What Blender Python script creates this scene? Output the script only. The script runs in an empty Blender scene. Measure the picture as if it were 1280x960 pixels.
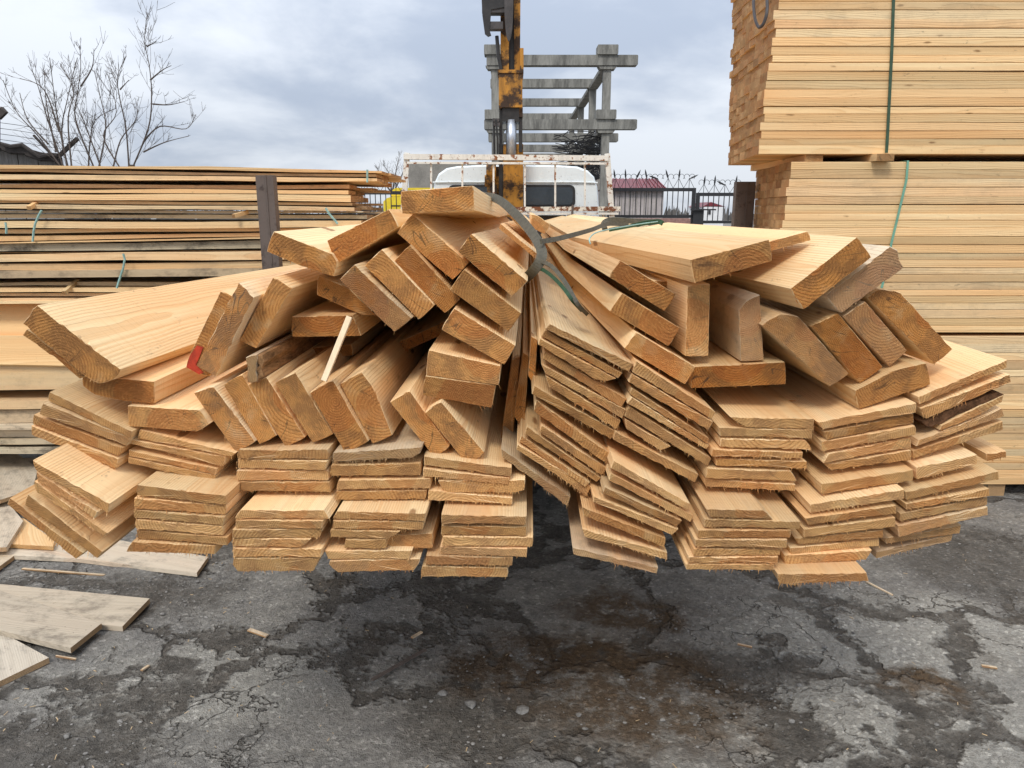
import bpy, math, random
from mathutils import Vector, Matrix, noise
R = math.radians
rnd = random.Random(7)
scene = bpy.context.scene
COL = scene.collection

# ------------------------------------------------------------------ camera
F = 924.0                      # focal length in pixels of the 1280 px wide photograph
HOR = 265.0                    # horizon row
H = 1.62                       # camera height
PITCH = math.atan((480 - HOR) / F)
cam_d = bpy.data.cameras.new('camera'); cam = bpy.data.objects.new('camera', cam_d); COL.objects.link(cam)
cam.location = (0, 0, H); cam.rotation_euler = (R(90) - PITCH, 0, 0)
cam_d.sensor_width = 36; cam_d.lens = F / 1280 * 36; cam_d.clip_end = 2000; cam_d.clip_start = .05
scene.camera = cam
CAM = Vector((0, 0, H)); FW = Vector((0, math.cos(PITCH), -math.sin(PITCH))); UP = Vector((0, math.sin(PITCH), math.cos(PITCH)))
def ray(px, py): return Vector((1, 0, 0)) * ((px - 640) / F) + FW + UP * ((480 - py) / F)
def at(px, py, Y):
    d = ray(px, py); return CAM + d * (Y / d.y)
def gnd(px, py, z=0):
    d = ray(px, py); return CAM + d * ((z - H) / d.z)

# ------------------------------------------------------------------ node helper
class NT:
    def __init__(s, tree): s.t = tree; s.n = tree.nodes; s.l = tree.links
    def put(s, sock, v):
        if v is None: return
        if isinstance(v, bpy.types.NodeSocket): s.l.new(v, sock)
        else:
            if hasattr(sock.default_value, '__len__') and isinstance(v, (tuple, list)) and len(sock.default_value) == 4 and len(v) == 3: v = (*v, 1)
            sock.default_value = v
    def node(s, t, ins=(), **kw):
        n = s.n.new(t)
        for k, v in kw.items(): setattr(n, k, v)
        for k, v in dict(ins).items(): s.put(n.inputs[k], v)
        return n
    def m(s, op, a, b=None, c=None, clamp=False):
        n = s.n.new('ShaderNodeMath'); n.operation = op; n.use_clamp = clamp
        for i, v in enumerate((a, b, c)): s.put(n.inputs[i], v)
        return n.outputs[0]
    def v(s, op, a, b=None, sc=None):
        n = s.n.new('ShaderNodeVectorMath'); n.operation = op
        s.put(n.inputs[0], a); s.put(n.inputs[1], b)
        if sc is not None: s.put(n.inputs['Scale'], sc)
        return n.outputs['Value'] if op in ('LENGTH', 'DISTANCE', 'DOT_PRODUCT') else n.outputs[0]
    def noise(s, vec, scale, detail=3, rough=.55, w=None, out=0, dist=0):
        n = s.n.new('ShaderNodeTexNoise')
        if w is not None: n.noise_dimensions = '4D'; s.put(n.inputs['W'], w)
        s.put(n.inputs['Vector'], vec); s.put(n.inputs['Scale'], scale); s.put(n.inputs['Detail'], detail); s.put(n.inputs['Roughness'], rough); s.put(n.inputs['Distortion'], dist)
        return n.outputs[out]
    def voro(s, vec, scale, feature='F1', out='Distance', rand=1):
        n = s.n.new('ShaderNodeTexVoronoi'); n.feature = feature
        s.put(n.inputs['Vector'], vec); s.put(n.inputs['Scale'], scale); s.put(n.inputs['Randomness'], rand)
        return n.outputs[out]
    def ramp(s, f, lo, hi, a=0., b=1., smooth=True):
        n = s.n.new('ShaderNodeMapRange'); n.interpolation_type = 'SMOOTHSTEP' if smooth else 'LINEAR'
        for i, v in enumerate((f, lo, hi, a, b)): s.put(n.inputs[i], v)
        return n.outputs[0]
    def mix(s, f, a, b, mode='MIX'):
        n = s.n.new('ShaderNodeMix'); n.data_type = 'RGBA'; n.blend_type = mode
        s.put(n.inputs[0], f); s.put(n.inputs[6], a); s.put(n.inputs[7], b)
        return n.outputs[2]
    def comb(s, x, y, z):
        n = s.n.new('ShaderNodeCombineXYZ'); s.put(n.inputs[0], x); s.put(n.inputs[1], y); s.put(n.inputs[2], z); return n.outputs[0]
    def sep(s, v):
        n = s.n.new('ShaderNodeSeparateXYZ'); s.put(n.inputs[0], v); return n.outputs
    def scl(s, v, x, y, z): return s.v('MULTIPLY', v, (x, y, z))
    def bump(s, h, strength, dist=.01, normal=None):
        n = s.n.new('ShaderNodeBump'); s.put(n.inputs['Height'], h); n.inputs['Strength'].default_value = strength; n.inputs['Distance'].default_value = dist
        if normal is not None: s.l.new(normal, n.inputs['Normal'])
        return n.outputs[0]
def new_mat(name):
    m = bpy.data.materials.new(name); m.use_nodes = True; m.node_tree.nodes.clear(); n = NT(m.node_tree)
    b = n.n.new('ShaderNodeBsdfPrincipled'); o = n.n.new('ShaderNodeOutputMaterial'); n.l.new(b.outputs[0], o.inputs[0])
    return m, n, b

# ------------------------------------------------------------------ sky, sun, exposure
SUN_EL, SUN_AZ = R(50), R(200)
w = bpy.data.worlds.new('World'); scene.world = w; w.use_nodes = True; w.node_tree.nodes.clear(); n = NT(w.node_tree)
sky = n.node('ShaderNodeTexSky', sky_type='NISHITA', sun_disc=False, sun_elevation=SUN_EL, sun_rotation=SUN_AZ)
b1 = n.node('ShaderNodeBackground', {'Color': sky.outputs[0], 'Strength': .1})
d = n.v('NORMALIZE', n.node('ShaderNodeTexCoord').outputs['Generated'])
sx, sy, sz = n.sep(d)
zc = n.m('ADD', n.m('MAXIMUM', sz, 0.0), .34)
cv = n.comb(n.m('DIVIDE', sx, zc), n.m('DIVIDE', sy, zc), 0)
cv = n.v('ADD', n.scl(cv, .8, .8, 1), (3.1, 1.7, 0))
c1 = n.noise(cv, 1.5, 7, .5, dist=.25)
c2 = n.noise(n.v('ADD', cv, (9, 4, 2)), 2.6, 6, .58, dist=.3)
f = n.m('ADD', n.m('MULTIPLY', c1, .72), n.m('MULTIPLY', c2, .28))
f = n.ramp(f, .41, .575)
ccol = n.mix(f, (.335, .385, .475), (.60, .635, .69))
el = n.ramp(sz, 0, 1, .92, 2.3, smooth=False)
ccol = n.v('MULTIPLY', ccol, n.comb(el, el, el))
b2 = n.node('ShaderNodeBackground', {'Color': ccol, 'Strength': .98})
mx = n.node('ShaderNodeMixShader', {0: .95, 1: b1.outputs[0], 2: b2.outputs[0]})
n.l.new(mx.outputs[0], n.node('ShaderNodeOutputWorld').inputs[0])
sl = bpy.data.lights.new('sun', 'SUN'); sl.energy = 1.5; sl.angle = R(16); sl.color = (1, .94, .85)
so = bpy.data.objects.new('sun', sl); COL.objects.link(so)
sd = Vector((math.sin(SUN_AZ) * math.cos(SUN_EL), math.cos(SUN_AZ) * math.cos(SUN_EL), math.sin(SUN_EL)))
so.rotation_euler = (-sd).to_track_quat('-Z', 'Y').to_euler()
vs = scene.view_settings; vs.view_transform = 'Standard'; vs.look = 'None'; vs.exposure = 0.45; vs.gamma = 1

# ------------------------------------------------------------------ materials
def wood_mat(name, pale, late, endc, weath=(.56, .50, .41), hue=.35, knots=.15, tr=.35, kvar=.12):
    """object colour drives it: r = how brown the sawn end is, g = weathering, b = ring tightness"""
    m, n, b = new_mat(name)
    tc = n.node('ShaderNodeTexCoord').outputs['Object']
    oi = n.node('ShaderNodeObjectInfo'); rr = oi.outputs['Random']
    sc = n.node('ShaderNodeSeparateColor', {0: oi.outputs['Color']}).outputs
    fr = lambda k: n.m('FRACT', n.m('MULTIPLY', rr, k))
    off = n.comb(n.m('MULTIPLY', n.m('SUBTRACT', fr(17.3), .5), .12), n.m('MULTIPLY', fr(7.7), 9.0), n.m('ADD', .01, n.m('MULTIPLY', fr(31.1), .07)))
    p = n.v('ADD', tc, off)
    wv = n.noise(n.scl(p, 4, .9, 4), 1, 3, .5, out=1)
    wv = n.v('SCALE', n.v('SUBTRACT', wv, (.5, .5, .5)), sc=.05)
    q = n.v('ADD', p, wv)
    qx, qy, qz = n.sep(q)
    rad = n.m('SQRT', n.m('ADD', n.m('MULTIPLY', qx, qx), n.m('MULTIPLY', qz, qz)))
    fq = n.m('ADD', 120.0, n.m('MULTIPLY', sc[2], 130.0))
    fine = n.noise(n.scl(p, 260, 5, 260), 1, 2, .6)
    fw = n.m('FRACT', n.m('ADD', n.m('MULTIPLY', rad, fq), n.m('MULTIPLY', fine, .25)))
    ring = n.m('MULTIPLY', n.ramp(fw, .25, .85), n.ramp(fw, .93, 1.0, 1, 0))
    ringamt = n.ramp(n.noise(n.scl(p, 9, 1.2, 9), 1, 2), .3, .7, .12, .48)
    nrm = n.node('ShaderNodeTexCoord').outputs['Normal']
    isend = n.ramp(n.m('ABSOLUTE', n.sep(nrm)[1]), .6, .75)
    # long faces
    streak = n.noise(n.scl(p, 55, .8, 55), 1, 4, .6)
    face = n.mix(n.m('MULTIPLY', ring, ringamt), pale, late)
    face = n.mix(n.ramp(streak, .35, .7, 0, .35), face, tuple(c * .72 for c in pale))
    blush = n.noise(n.scl(p, 7, .7, 7), 1, 3, .5, w=rr)
    face = n.mix(n.ramp(blush, .42, .66, 0, .6), face, (pale[0] * .93, pale[1] * .72, pale[2] * .56))
    kn = n.voro(n.scl(p, 11, 3.2, 11), 1)
    rim = n.noise(n.scl(p, 60, 25, 60), 1, 2)
    kd = n.m('ADD', kn, n.m('MULTIPLY', rim, .09))
    if kvar: kd = n.m('ADD', kd, n.m('MULTIPLY', n.m('SUBTRACT', n.noise(n.scl(p, 30, 1.7, 30), 1, 3, .6), .45), kvar))
    knot = n.ramp(kd, n.m('SUBTRACT', knots, .03), n.m('ADD', knots, .03), 1, 0)
    face = n.mix(n.m('MULTIPLY', knot, .8), face, (late[0] * .38, late[1] * .33, late[2] * .3))
    face = n.mix(n.m('MULTIPLY', n.m('POWER', fr(93.3), 2.0), hue), face, n.v('MULTIPLY', face, (.86, .66, .46)))
    trans = n.noise(n.scl(p, 5, 95, 5), 1, 3, .7)
    face = n.mix(n.ramp(trans, .55, .72, 0, tr), face, n.v('MULTIPLY', face, (.8, .72, .62)))
    grey = n.m('MULTIPLY', sc[1], n.ramp(n.m('ADD', n.noise(n.scl(p, 12, 1.3, 12), 1, 5, .65), n.m('MULTIPLY', sc[1], .3)), .35, .62))
    wcol = n.mix(streak, tuple(c * .72 for c in weath), tuple(c * 1.25 for c in weath))
    face = n.mix(grey, face, wcol)
    dirt = n.ramp(n.noise(n.scl(p, 30, 12, 30), 1, 5, .78), .62, .72, 0, .5)
    face = n.mix(dirt, face, (.16, .11, .07))
    stain = n.m('MULTIPLY', sc[1], n.ramp(n.noise(n.scl(p, 9, 5, 9), 1, 6, .75, w=rr), .46, .66, 0, .75))
    face = n.mix(stain, face, (.12, .10, .08))
    nail = n.ramp(n.voro(n.scl(p, 22, 16, 22), 1), .03, .06, n.m('MULTIPLY', sc[1], .8), 0)
    face = n.mix(nail, face, (.04, .03, .025))
    # sawn ends
    px_, py_, pz_ = n.sep(p)
    ang = n.m('MULTIPLY', n.m('SUBTRACT', fr(53.1), .5), 1.4)
    rot = n.m('ADD', pz_, n.m('MULTIPLY', px_, ang))
    saw = n.noise(n.comb(n.m('MULTIPLY', px_, 70), 0, n.m('MULTIPLY', rot, 520)), 1, 3, .7, w=rr)
    fib = n.noise(n.scl(p, 480, 30, 480), 1, 3, .7)
    sap = n.noise(n.scl(p, 17, 1, 17), 1, 3, .5, w=n.m('MULTIPLY', rr, 9))
    ecol = n.mix(sc[0], endc[0], endc[1])
    e = n.mix(n.m('MULTIPLY', ring, n.ramp(n.noise(n.scl(p, 14, 1, 14), 1, 2), .3, .65, .1, .7)), ecol, n.v('MULTIPLY', ecol, (.66, .45, .34)))
    e = n.mix(n.ramp(sap, .46, .60, 0, .7), e, n.mix(sc[0], (.60, .31, .13), (.30, .125, .035)))
    e = n.mix(n.ramp(sap, .30, .44, .5, 0), e, (.88, .58, .29))
    r0 = n.m('ADD', .012, n.m('MULTIPLY', fr(41.9), .085))
    heart = n.ramp(n.m('ADD', rad, n.m('MULTIPLY', n.noise(n.scl(p, 40, 2, 40), 1, 3, .6), .02)), r0, n.m('ADD', r0, .006), 1, 0)
    e = n.mix(n.m('MULTIPLY', heart, .6), e, n.v('MULTIPLY', ecol, (.80, .56, .42)))
    face = n.mix(n.m('MULTIPLY', heart, .32), face, n.v('MULTIPLY', face, (.86, .66, .52)))
    e = n.mix(n.ramp(fib, .56, .72, 0, n.m('ADD', .3, n.m('MULTIPLY', sc[0], .35))), e, n.v('MULTIPLY', ecol, (.42, .34, .28)))
    coarse = n.noise(n.scl(p, 210, 20, 210), 1, 4, .75, w=rr)
    e = n.mix(n.ramp(coarse, .56, .68, 0, n.m('ADD', .12, n.m('MULTIPLY', sc[0], .45))), e, n.v('MULTIPLY', ecol, (.5, .4, .32)))
    e = n.mix(n.ramp(saw, .50, .66, 0, .6), e, n.v('MULTIPLY', ecol, (1.22, 1.25, 1.3)))
    e = n.mix(n.ramp(n.noise(n.scl(p, 26, 1, 26), 1, 4, .75), .66, .76, 0, .3), e, (.13, .08, .05))
    ang2 = n.m('ARCTAN2', qz, qx)
    chk = n.noise(n.comb(n.m('MULTIPLY', ang2, 2.6), n.m('MULTIPLY', rr, 40), n.m('MULTIPLY', rad, 5)), 1, 2, .5)
    chk = n.m('MULTIPLY', n.ramp(n.m('ABSOLUTE', n.m('SUBTRACT', chk, .5)), .003, .011, 1, 0), n.ramp(n.noise(n.scl(p, 15, 1, 15), 1, 2, .5, w=n.m('MULTIPLY', rr, 5)), .5, .58))
    e = n.mix(n.m('MULTIPLY', chk, n.m('ADD', .15, n.m('MULTIPLY', sc[0], .65))), e, (.10, .05, .025))
    e = n.mix(n.m('MULTIPLY', grey, .7), e, n.v('MULTIPLY', wcol, (1., .86, .7)))
    col = n.mix(isend, face, e)
    tint = n.m('ADD', .76, n.m('MULTIPLY', fr(71.7), .36))
    col = n.v('MULTIPLY', col, n.comb(tint, n.m('POWER', tint, 1.08), n.m('POWER', tint, 1.25)))
    n.put(b.inputs['Base Color'], col); b.inputs['Roughness'].default_value = .72
    b.inputs['Specular IOR Level'].default_value = .28
    tsaw = n.noise(n.scl(p, 3, 160, 3), 1, 2, .6)
    hf = n.m('ADD', n.m('MULTIPLY', streak, .6), n.m('ADD', n.m('MULTIPLY', tsaw, .3), n.m('MULTIPLY', ring, -.15)))
    he = n.m('ADD', n.m('MULTIPLY', saw, 1.2), n.m('ADD', n.m('MULTIPLY', fib, 1.6), n.m('MULTIPLY', ring, .5)))
    hh = n.node('ShaderNodeMix', {0: isend, 2: hf, 3: he}).outputs[0]
    n.put(b.inputs['Normal'], n.bump(hh, 1.0, .0045))
    return m
PINE = wood_mat('sawn_pine', (.92, .69, .39), (.68, .35, .12), ((.95, .575, .235), (.74, .305, .065)))
PACK = wood_mat('packed_pine', (.88, .655, .36), (.64, .35, .13), ((.74, .46, .21), (.54, .28, .10)), weath=(.62, .53, .38), hue=.5, knots=.11, tr=.10, kvar=.22)

def rusty(name, base, rust=(.16, .06, .025), lo=.55, hi=.62, rough=.6, scale=9, grime=.4, metal=0):
    m, n, b = new_mat(name)
    p = n.node('ShaderNodeTexCoord').outputs['Object']
    oi = n.node('ShaderNodeObjectInfo').outputs['Random']
    a = n.noise(p, scale, 6, .7, w=oi); g = n.noise(n.scl(p, 14, 14, 3), 1, 4, .6)
    c = n.mix(n.ramp(g, .4, .75, 0, grime), base, tuple(x * .45 for x in base))
    c = n.mix(n.ramp(a, lo, hi), c, rust)
    c = n.mix(n.ramp(n.noise(p, scale * 3, 3, .7), .62, .68, 0, .5), c, tuple(x * .5 for x in rust))
    n.put(b.inputs['Base Color'], c); n.put(b.inputs['Roughness'], n.ramp(a, lo, hi, rough, .9)); b.inputs['Metallic'].default_value = metal
    n.put(b.inputs['Normal'], n.bump(a, .3, .01)); return m
def plain(name, c, rough=.7, var=.25, scale=12, bumpd=.004, stretch=(1, 1, 1), metal=0, spec=.5):
    m, n, b = new_mat(name)
    p = n.scl(n.node('ShaderNodeTexCoord').outputs['Object'], *stretch)
    a = n.noise(p, scale, 5, .65); a2 = n.noise(p, scale * 7, 3, .6)
    f = n.m('ADD', n.m('MULTIPLY', a, .7), n.m('MULTIPLY', a2, .3))
    n.put(b.inputs['Base Color'], n.mix(n.ramp(f, .3, .7), tuple(x * (1 - var) for x in c), tuple(min(1, x * (1 + var)) for x in c)))
    b.inputs['Roughness'].default_value = rough; b.inputs['Metallic'].default_value = metal; b.inputs['Specular IOR Level'].default_value = spec
    n.put(b.inputs['Normal'], n.bump(f, .5, bumpd)); return m
M = dict(
    white_rust=rusty('chipped_white_paint', (.72, .70, .64), (.23, .09, .035), .54, .60, scale=16),
    white_very=rusty('rusty_white_paint', (.72, .68, .58), (.17, .065, .03), .47, .53, scale=17),
    cab=rusty('cab_paint', (.76, .81, .82), (.3, .2, .12), .74, .8, rough=.35, grime=.10),
    yellow=rusty('yellow_crane_paint', (.46, .205, .018), (.045, .026, .016), .45, .57, scale=5, grime=.85),
    black=plain('dark_greasy_steel', (.018, .016, .015), .45, .5),
    dark=plain('dark_grey_steel', (.05, .045, .045), .6, .4),
    chrome=plain('polished_rod', (.5, .53, .58), .42, .08, metal=.9),
    glass=plain('dark_glass', (.022, .03, .036), .08, .2, spec=.8),
    seal=plain('rubber', (.02, .02, .022), .7, .3),
    post=rusty('brown_steel_post', (.115, .088, .074), (.05, .035, .03), .5, .7, scale=20),
    conc=plain('grey_concrete', (.20, .195, .175), .9, .5, 2.2, .01, (3.5, 3.5, .6)),
    concw=plain('rough_concrete_wall', (.24, .225, .20), .95, .25, 3, .02),
    iron=plain('black_iron', (.02, .02, .022), .55, .3),
    roof=plain('maroon_sheet_roof', (.16, .018, .026), .45, .2, 3),
    shedw=plain('pinkish_white_wall', (.40, .36, .35), .9, .2, 2),
    housew=plain('white_render', (.72, .72, .72), .9, .08, 2),
    yveh=plain('yellow_vehicle_paint', (.75, .56, .03), .4, .12, 3),
    strap=plain('olive_grey_webbing', (.095, .088, .066), .9, .3, 90, .002),
    gstrap=plain('green_webbing', (.022, .065, .03), .8, .35, 90, .002),
    dstrap=plain('dark_green_strap', (.035, .075, .04), .5, .25, 30, .001),
    tstrap=plain('teal_strap', (.16, .36, .26), .5, .2, 30, .001),
    twine=plain('pale_teal_twine', (.26, .42, .38), .8, .3, 60, .001),
    red=plain('red_spray_paint', (.40, .035, .010), .7, .35, 60, .002),
    bark=plain('grey_brown_bark', (.115, .09, .075), .95, .35, 20, .01),
    barkwood=plain('flaky_brown_bark', (.27, .145, .065), .95, .65, 34, .014, (1, .22, 1), spec=.1),
    darkbark=plain('dark_bark', (.10, .05, .026), .95, .7, 45, .012, (1, .3, 1), spec=.05),
    lath=plain('fresh_lath', (.86, .66, .43), .8, .12, 30, .001, (5, 5, .6)),
    plank=plain('old_grey_planks', (.24, .23, .22), .95, .35, 9, .01, (6, 6, .5)),
    tar=plain('tarred_roofing', (.05, .042, .038), .9, .4, 5, .02),
    brick=plain('pink_brick', (.34, .20, .17), .95, .35, 14, .01),
    tyre=plain('tyre_rubber', (.018, .018, .018), .85, .3, 20),
    stone=plain('pebble_stone', (.22, .21, .195), .9, .5, 25, .004),
    chip=plain('wood_chip', (.52, .38, .22), .85, .35, 40, .001),
    tag=plain('white_plastic', (.75, .76, .76), .5, .1),
    far=plain('far_trees', (.14, .13, .12), 1, .2, .3),
)

# ground
def ground_mat():
    m, n, b = new_mat('wet_broken_asphalt')
    p = n.node('ShaderNodeTexCoord').outputs['Object']
    wp = n.v('ADD', p, n.v('SCALE', n.v('SUBTRACT', n.noise(p, 1.7, 5, .65, out=1), (.5, .5, .5)), sc=.85))
    wp2 = n.v('ADD', p, n.v('SCALE', n.v('SUBTRACT', n.noise(p, 6, 4, .6, out=1), (.5, .5, .5)), sc=.35))
    def spot(lst, soft=1.35):
        out = None
        for (px, py, rx, ry) in lst:
            c = gnd(px, py)
            rx_w = (gnd(px + rx, py) - c).length; ry_w = (gnd(px, py + ry) - gnd(px, py - ry)).length / 2
            dd = n.v('LENGTH', n.v('MULTIPLY', n.v('SUBTRACT', n.v('ADD', p, n.v('SCALE', n.v('SUBTRACT', n.noise(p, 3, 4, .7, out=1), (.5, .5, .5)), sc=.6)), tuple(c)), (1 / rx_w, 1 / ry_w, 0)))
            v = n.ramp(dd, .55, soft, 1, 0)
            out = v if out is None else n.m('MAXIMUM', out, v)
        return out
    n1 = n.noise(p, 2.2, 6, .6); n2 = n.noise(p, 11, 5, .7); n3 = n.noise(p, 70, 3, .7); n4 = n.noise(p, 260, 2, .6)
    edge = n.voro(wp, 1.5, 'DISTANCE_TO_EDGE'); crack = n.voro(wp2, 3.1, 'DISTANCE_TO_EDGE')
    wide = n.ramp(n1, .35, .68, .012, .085)
    joint = n.ramp(n.m('ADD', edge, n.m('MULTIPLY', n.m('SUBTRACT', n2, .5), .11)), n.m('MULTIPLY', wide, .6), n.m('ADD', wide, .035), 1, 0)
    gaps = n.m('MULTIPLY', n.ramp(crack, .0, .02, .8, 0), n.ramp(n.noise(p, 1.6, 2), .48, .58))
    loose = n.ramp(n.m('ADD', n.noise(p, 1.1, 5, .65), n.m('MULTIPLY', n.m('SUBTRACT', n2, .5), .25)), .61, .67)
    loose = n.m('MAXIMUM', n.m('MULTIPLY', loose, .7), n.m('MULTIPLY', spot([(1220, 700, 110, 45), (40, 935, 170, 35), (600, 900, 110, 50), (200, 740, 90, 25), (930, 830, 90, 20)]), .85))
    dark = n.m('MAXIMUM', joint, n.m('MAXIMUM', gaps, loose))
    slab = n.mix(n.ramp(n1, .3, .7), (.265, .252, .232), (.375, .355, .315))
    slab = n.mix(n.ramp(n2, .4, .7, 0, .5), slab, (.145, .14, .135))
    slab = n.mix(n.m('MULTIPLY', spot([(1080, 800, 190, 55), (1120, 900, 260, 60), (240, 860, 170, 60), (1230, 790, 60, 40)]), n.ramp(n2, .2, .6, .25, .75)), slab, (.46, .44, .39))
    dirt = n.mix(n.ramp(n2, .3, .75), (.084, .076, .066), (.18, .16, .135))
    dirt = n.mix(n.ramp(n3, .58, .68, 0, .75), dirt, (.15, .14, .125))
    col = n.mix(n.m('MULTIPLY', dark, n.ramp(n.noise(p, 8, 5, .7), .3, .6, .72, 1)), slab, dirt)
    rust = spot([(700, 830, 150, 42), (800, 870, 150, 70), (790, 765, 80, 24), (1160, 870, 50, 20)], 1.35)
    rust = n.m('MULTIPLY', rust, n.ramp(n2, .3, .55))
    col = n.mix(n.m('MULTIPLY', rust, .8), col, n.mix(n2, (.06, .036, .017), (.15, .085, .034)))
    rus2 = n.m('MULTIPLY', n.ramp(n.noise(n.v('ADD', p, (5, 8, 0)), 1.3, 4, .6), .6, .72), .35)
    col = n.mix(rus2, col, (.10, .07, .04))
    col = n.mix(n.ramp(n4, .35, .7, 0, .35), col, n.v('SCALE', col, sc=.45))
    col = n.mix(n.ramp(n.noise(n.v('ADD', p, (3, 3, 3)), 140, 2, .7), .66, .72, 0, .5), col, (.30, .29, .27))
    agg = n.voro(p, 85, 'F1', 'Color'); ag = n.node('ShaderNodeSeparateColor', {0: agg}).outputs[0]
    col = n.mix(n.ramp(ag, .3, 1, 0, .5), col, n.v('SCALE', col, sc=.5))
    col = n.mix(n.m('MULTIPLY', n.ramp(ag, .0, .12, 1, 0), .5), col, n.v('SCALE', col, sc=2.0))
    n.put(b.inputs['Base Color'], col)
    wet = n.m('MULTIPLY', dark, n.ramp(n.noise(p, 3.5, 3), .5, .62))
    n.put(b.inputs['Roughness'], n.mix(wet, (.92,) * 3, (.6,) * 3))
    b.inputs['Specular IOR Level'].default_value = .22
    h = n.m('ADD', n.m('MULTIPLY', dark, -.9), n.m('ADD', n.m('MULTIPLY', n3, .55), n.m('ADD', n.m('MULTIPLY', n4, .3), n.m('MULTIPLY', n2, .8))))
    n.put(b.inputs['Normal'], n.bump(h, 1.0, .026))
    return m
GROUND = ground_mat()

# ------------------------------------------------------------------ mesh helpers
class MB:
    def __init__(s): s.v = []; s.f = []
    def quadbox(s, pts, d):
        """prism of a polygon swept by vector d"""
        b = len(s.v); k = len(pts); s.v += [Vector(p) for p in pts] + [Vector(p) + d for p in pts]
        s.f.append(tuple(range(b, b + k))); s.f.append(tuple(range(b + 2 * k - 1, b + k - 1, -1)))
        for i in range(k): j = (i + 1) % k; s.f.append((b + j, b + i, b + k + i, b + k + j))
        return s
    def box(s, x0, x1, y0, y1, z0, z1):
        return s.quadbox([(x0, y0, z0), (x0, y0, z1), (x1, y0, z1), (x1, y0, z0)], Vector((0, y1 - y0, 0)))
    def bbox(s, x0, x1, y0, y1, z0, z1, c=.006):
        """box with chamfered long edges (front face looks to -y)"""
        pts = [(x0, z0 + c), (x0, z1 - c), (x0 + c, z1), (x1 - c, z1), (x1, z1 - c), (x1, z0 + c), (x1 - c, z0), (x0 + c, z0)]
        return s.quadbox([(x, y0, z) for x, z in pts], Vector((0, y1 - y0, 0)))
    def beam(s, a, b_, w, h, up=(0, 0, 1)):
        a = Vector(a); b_ = Vector(b_); d = b_ - a; t = d.normalized(); u = Vector(up)
        sx = t.cross(u)
        if sx.length < .01: sx = Vector((1, 0, 0))
        sx.normalize(); u = sx.cross(t); sx *= w / 2; u *= h / 2
        return s.quadbox([a - sx - u, a - sx + u, a + sx + u, a + sx - u], d)
    def tube(s, pts, r, k=6, closed=False):
        pts = [Vector(p) for p in pts]; b = len(s.v); rs = r if isinstance(r, (list, tuple)) else [r] * len(pts)
        nrm = None
        for i, p in enumerate(pts):
            t = (pts[min(i + 1, len(pts) - 1)] - pts[max(i - 1, 0)])
            t = t.normalized() if t.length > 1e-9 else Vector((0, 0, 1))
            if nrm is None: nrm = t.orthogonal().normalized()
            nrm = (nrm - t * nrm.dot(t));
            nrm = nrm.normalized() if nrm.length > 1e-6 else t.orthogonal().normalized()
            bn = t.cross(nrm)
            for j in range(k):
                a = 2 * math.pi * j / k; s.v.append(p + (nrm * math.cos(a) + bn * math.sin(a)) * rs[i])
        for i in range(len(pts) - 1):
            for j in range(k):
                j2 = (j + 1) % k; s.f.append((b + i * k + j, b + i * k + j2, b + (i + 1) * k + j2, b + (i + 1) * k + j))
        s.f.append(tuple(b + j for j in range(k - 1, -1, -1))); s.f.append(tuple(b + (len(pts) - 1) * k + j for j in range(k)))
        return s
    def ribbon(s, pts, sides, thick=.003):
        """flat strap along pts; sides = half width vectors"""
        b = len(s.v); k = len(pts)
        for i, p in enumerate(pts):
            p = Vector(p); w = Vector(sides[i]); t = Vector(pts[min(i + 1, k - 1)]) - Vector(pts[max(i - 1, 0)])
            nn = t.cross(w); nn = nn.normalized() * thick / 2 if nn.length > 1e-9 else Vector((0, 0, thick / 2))
            s.v += [p - w - nn, p + w - nn, p + w + nn, p - w + nn]
        for i in range(k - 1):
            for j in range(4):
                j2 = (j + 1) % 4; s.f.append((b + i * 4 + j, b + i * 4 + j2, b + i * 4 + 4 + j2, b + i * 4 + 4 + j))
        s.f.append((b + 3, b + 2, b + 1, b)); e = b + (k - 1) * 4; s.f.append((e, e + 1, e + 2, e + 3))
        return s
    def mesh(s, name, mat, origin=(0, 0, 0), smooth=False):
        me = bpy.data.meshes.new(name); o = Vector(origin)
        me.from_pydata([tuple(Vector(v) - o) for v in s.v], [], s.f); me.materials.append(mat)
        me.update()
        if smooth: me.polygons.foreach_set('use_smooth', [True] * len(me.polygons))
        return me
    def build(s, name, mat, parent=None, origin=None, smooth=False, **kw):
        o = bpy.data.objects.new(name, None if False else s.mesh(name, mat, origin or (0, 0, 0), smooth))
        if origin is not None: o.location = origin
        COL.objects.link(o)
        if parent is not None:
            o.parent = parent
            o.matrix_parent_inverse = Matrix.Translation(-Vector(parent.location))
        for k, v in kw.items(): o[k] = v
        return o
def thing(name, label, cat, loc, group=None):
    o = bpy.data.objects.new(name, None); o.empty_display_size = .2; COL.objects.link(o); o.location = loc
    o['label'] = label; o['category'] = cat
    if group: o['group'] = group
    return o

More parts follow.
